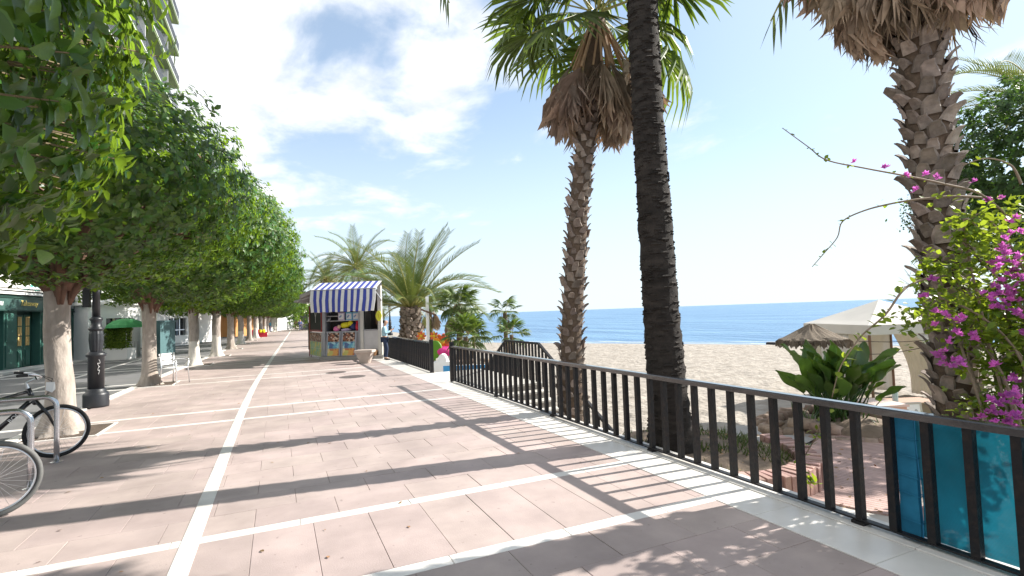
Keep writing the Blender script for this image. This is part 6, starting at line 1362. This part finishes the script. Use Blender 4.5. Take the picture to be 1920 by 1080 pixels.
for a in ((-.22, -.185, -.01, .04, .05, .55), (.185, .22, -.01, .04, .05, .55), (-.184, .184, -.01, .04, .515, .55), (-.184, .184, -.01, .04, .05, .085)): wbox(g, *a, Q)
g.build('frame', plain('grey menu frame', (.5, .46, .4), .6), t_)
g = MB()
for s_ in (-.09, .09):
    tmp = MB(); tmp.blob((0, 0, 0), (.05, .004, .11), 10, 6, 0); g.add([Q(s_+v[0], -.004+v[1], .31+v[2]) for v in tmp.v], tmp.f)
g.build('footprint_mark', plain('grey print', (.42, .42, .42), .6), t_)
for k, (a, b) in enumerate((((1610, 640, 11.5), (1790, 632, 10)), ((1600, 665, 11), (1740, 650, 10)))):
    pa_, pb_ = at(*a), at(*b); t_ = thing('rope', ('upper' if k == 0 else 'lower')+' thin guy rope between the tent and the thick palm', 'rope', tuple(pa_)); g = MB(); m_ = (pa_+pb_)/2-Vector((0, 0, .05)); g.tube(spline([pa_, m_, pb_], 10), .007, 5); g.build('cord', m_bark, t_)
# ---- dark evergreen on the right, feather palm behind it, dry bush
def bushy(name, label, cat, c, rad, n, per, leaf, m, seed, trunk=True, zg_=None):
    c = Vector(c); zg_ = sand_z(c.x, c.y) if zg_ is None else zg_; t_ = thing(name, label, cat, (c.x, c.y, zg_)); P_, O_, u_ = crown_pts(n, *rad, seed, (.45, 1.08))
    nn = np.array([noise.noise(Vector(p_)*1.3+Vector((seed, 0, 0))) for p_ in P_]); P_ = P_[nn > -.22]; O_ = O_[nn > -.22]
    A, D_, U_ = rosettes(P_, O_, per, seed, leaf); A[:, 2] += c.z-zg_; V_, F_ = leaf_cloud(A, D_, U_, np.random.default_rng(seed).uniform(.7, 1.2, len(A))*leaf, LEAF2); link('crown', np_mesh('crown', V_, F_, m), t_)
    g = MB(); g.tube([(c.x, c.y, zg_), (c.x+.05, c.y, (zg_+c.z)/2), (c.x, c.y+.05, c.z)], [.16, .12, .08], 10)
    r = random.Random(seed)
    for k in range(10): e = c+Vector((rad[0]*r.uniform(-.7, .7), rad[1]*r.uniform(-.7, .7), rad[2]*r.uniform(-.3, .8))); s_ = Vector((c.x, c.y, zg_+(c.z-zg_)*r.uniform(.6, 1))); g.tube([s_, s_.lerp(e, .5)+Vector((0, 0, .1)), e], [.05, .03, .01], 6)
    g.build('trunk', m_bark, t_, True); return t_
q = at(1950, 335, 9.6); bushy('evergreen_tree', 'dark green broadleaved tree behind the thick palm at the right', 'tree', q, (1.55, 1.5, 1.75), 3300, 8, .11, m_leaf_dk, 41)
for (x_, y_, d_, r_, lab) in ((572, 588, 92, 4.6, 'distant tree closing the view left of the kiosk'), (592, 580, 80, 4.2, 'distant tree behind the grey kiosk flap'), (545, 592, 105, 5, 'distant tree over the far end of the white line')):
    q = at(x_, y_, d_); bushy('distant_tree', lab, 'tree', q, (r_, r_, 2.6), 700, 7, .34, m_leaf, int(x_), True, 0)['group'] = 'distant trees at the end of the promenade'
q = gnd(577, 618); t = thing('grey_kiosk', 'distant grey kiosk with pale roof left of the souvenir kiosk', 'kiosk', tuple(q)); g = MB(); wbox(g, -1.2, 1.4, 0, 2.4, 0, 2.3, lambda u, o, z: q+hx*u+hy*o+Vector((0, 0, z))); g.build('body', plain('blue grey kiosk', (.26, .27, .33), .6), t); g = MB(); wbox(g, -1.6, 1.8, -.5, 2.8, 2.305, 2.5, lambda u, o, z: q+hx*u+hy*o+Vector((0, 0, z))); g.build('roof', m_white, t)
q = at(1765, 400, 10.6); g = MB()
t = thing('dry_bush', 'leafless twiggy bush showing left of the thick palm trunk', 'bush', (q.x, q.y, sand_z(q.x, q.y))); r = random.Random(9)
g.tube([(q.x, q.y, sand_z(q.x, q.y)), (q.x, q.y, .8)], [.07, .05], 7)
for k in range(46):
    e = at(r.uniform(1690, 1800), r.uniform(395, 545), r.uniform(10.2, 11)); s_ = Vector((q.x, q.y, r.uniform(.6, 1.6))); m_ = s_.lerp(e, .6)+Vector((0, 0, r.uniform(0, .15))); g.tube([s_, m_, e], [.014, .007, .003], 4)
    for z in range(4): f = m_.lerp(e, r.random()); g.tube([f, f+Vector((r.uniform(-.2, .1), r.uniform(-.2, .2), r.uniform(-.12, .22)))], [.004, .002], 3)
g.build('branches', m_bark, t)
q = at(1715, 405, 10.5); n = 260; P = np.array([tuple(q+Vector((r.gauss(0, .12), r.gauss(0, .15), r.gauss(.05, .2)))) for _ in range(n)])-np.array(t['_base']); V, F = leaf_cloud(P, rng.normal(0, 1, (n, 3)), rng.normal(0, 1, (n, 3)), rng.uniform(.05, .09, n), LEAF2); link('remaining_leaves', np_mesh('remaining_leaves', V, F, m_leaf_dk), t)
q = at(1965, 190, 13.5); date_palm((q.x, q.y, -.9), q.z+.9, .25, 'feather palm whose frond tips show above the dark evergreen tree', 30, .85, 0, (85, -10), 'feather palms')
# fallen leaves on the paving
n = 60; P = np.array([(rng.uniform(-3, 3.6), rng.uniform(2.3, 14), .008) for _ in range(n)]); D = np.column_stack([rng.normal(0, 1, n), rng.normal(0, 1, n), np.zeros(n)]); U = np.column_stack([rng.normal(0, .2, n), rng.normal(0, .2, n), np.ones(n)])
V, F = leaf_cloud(P, D, U, rng.uniform(.025, .06, n), LEAF6); tag(link('fallen_leaves', np_mesh('fallen_leaves', V, F, MATS['dry leaf'])), kind='stuff')
for o in bpy.data.objects:
    if '_base' in o: del o['_base']
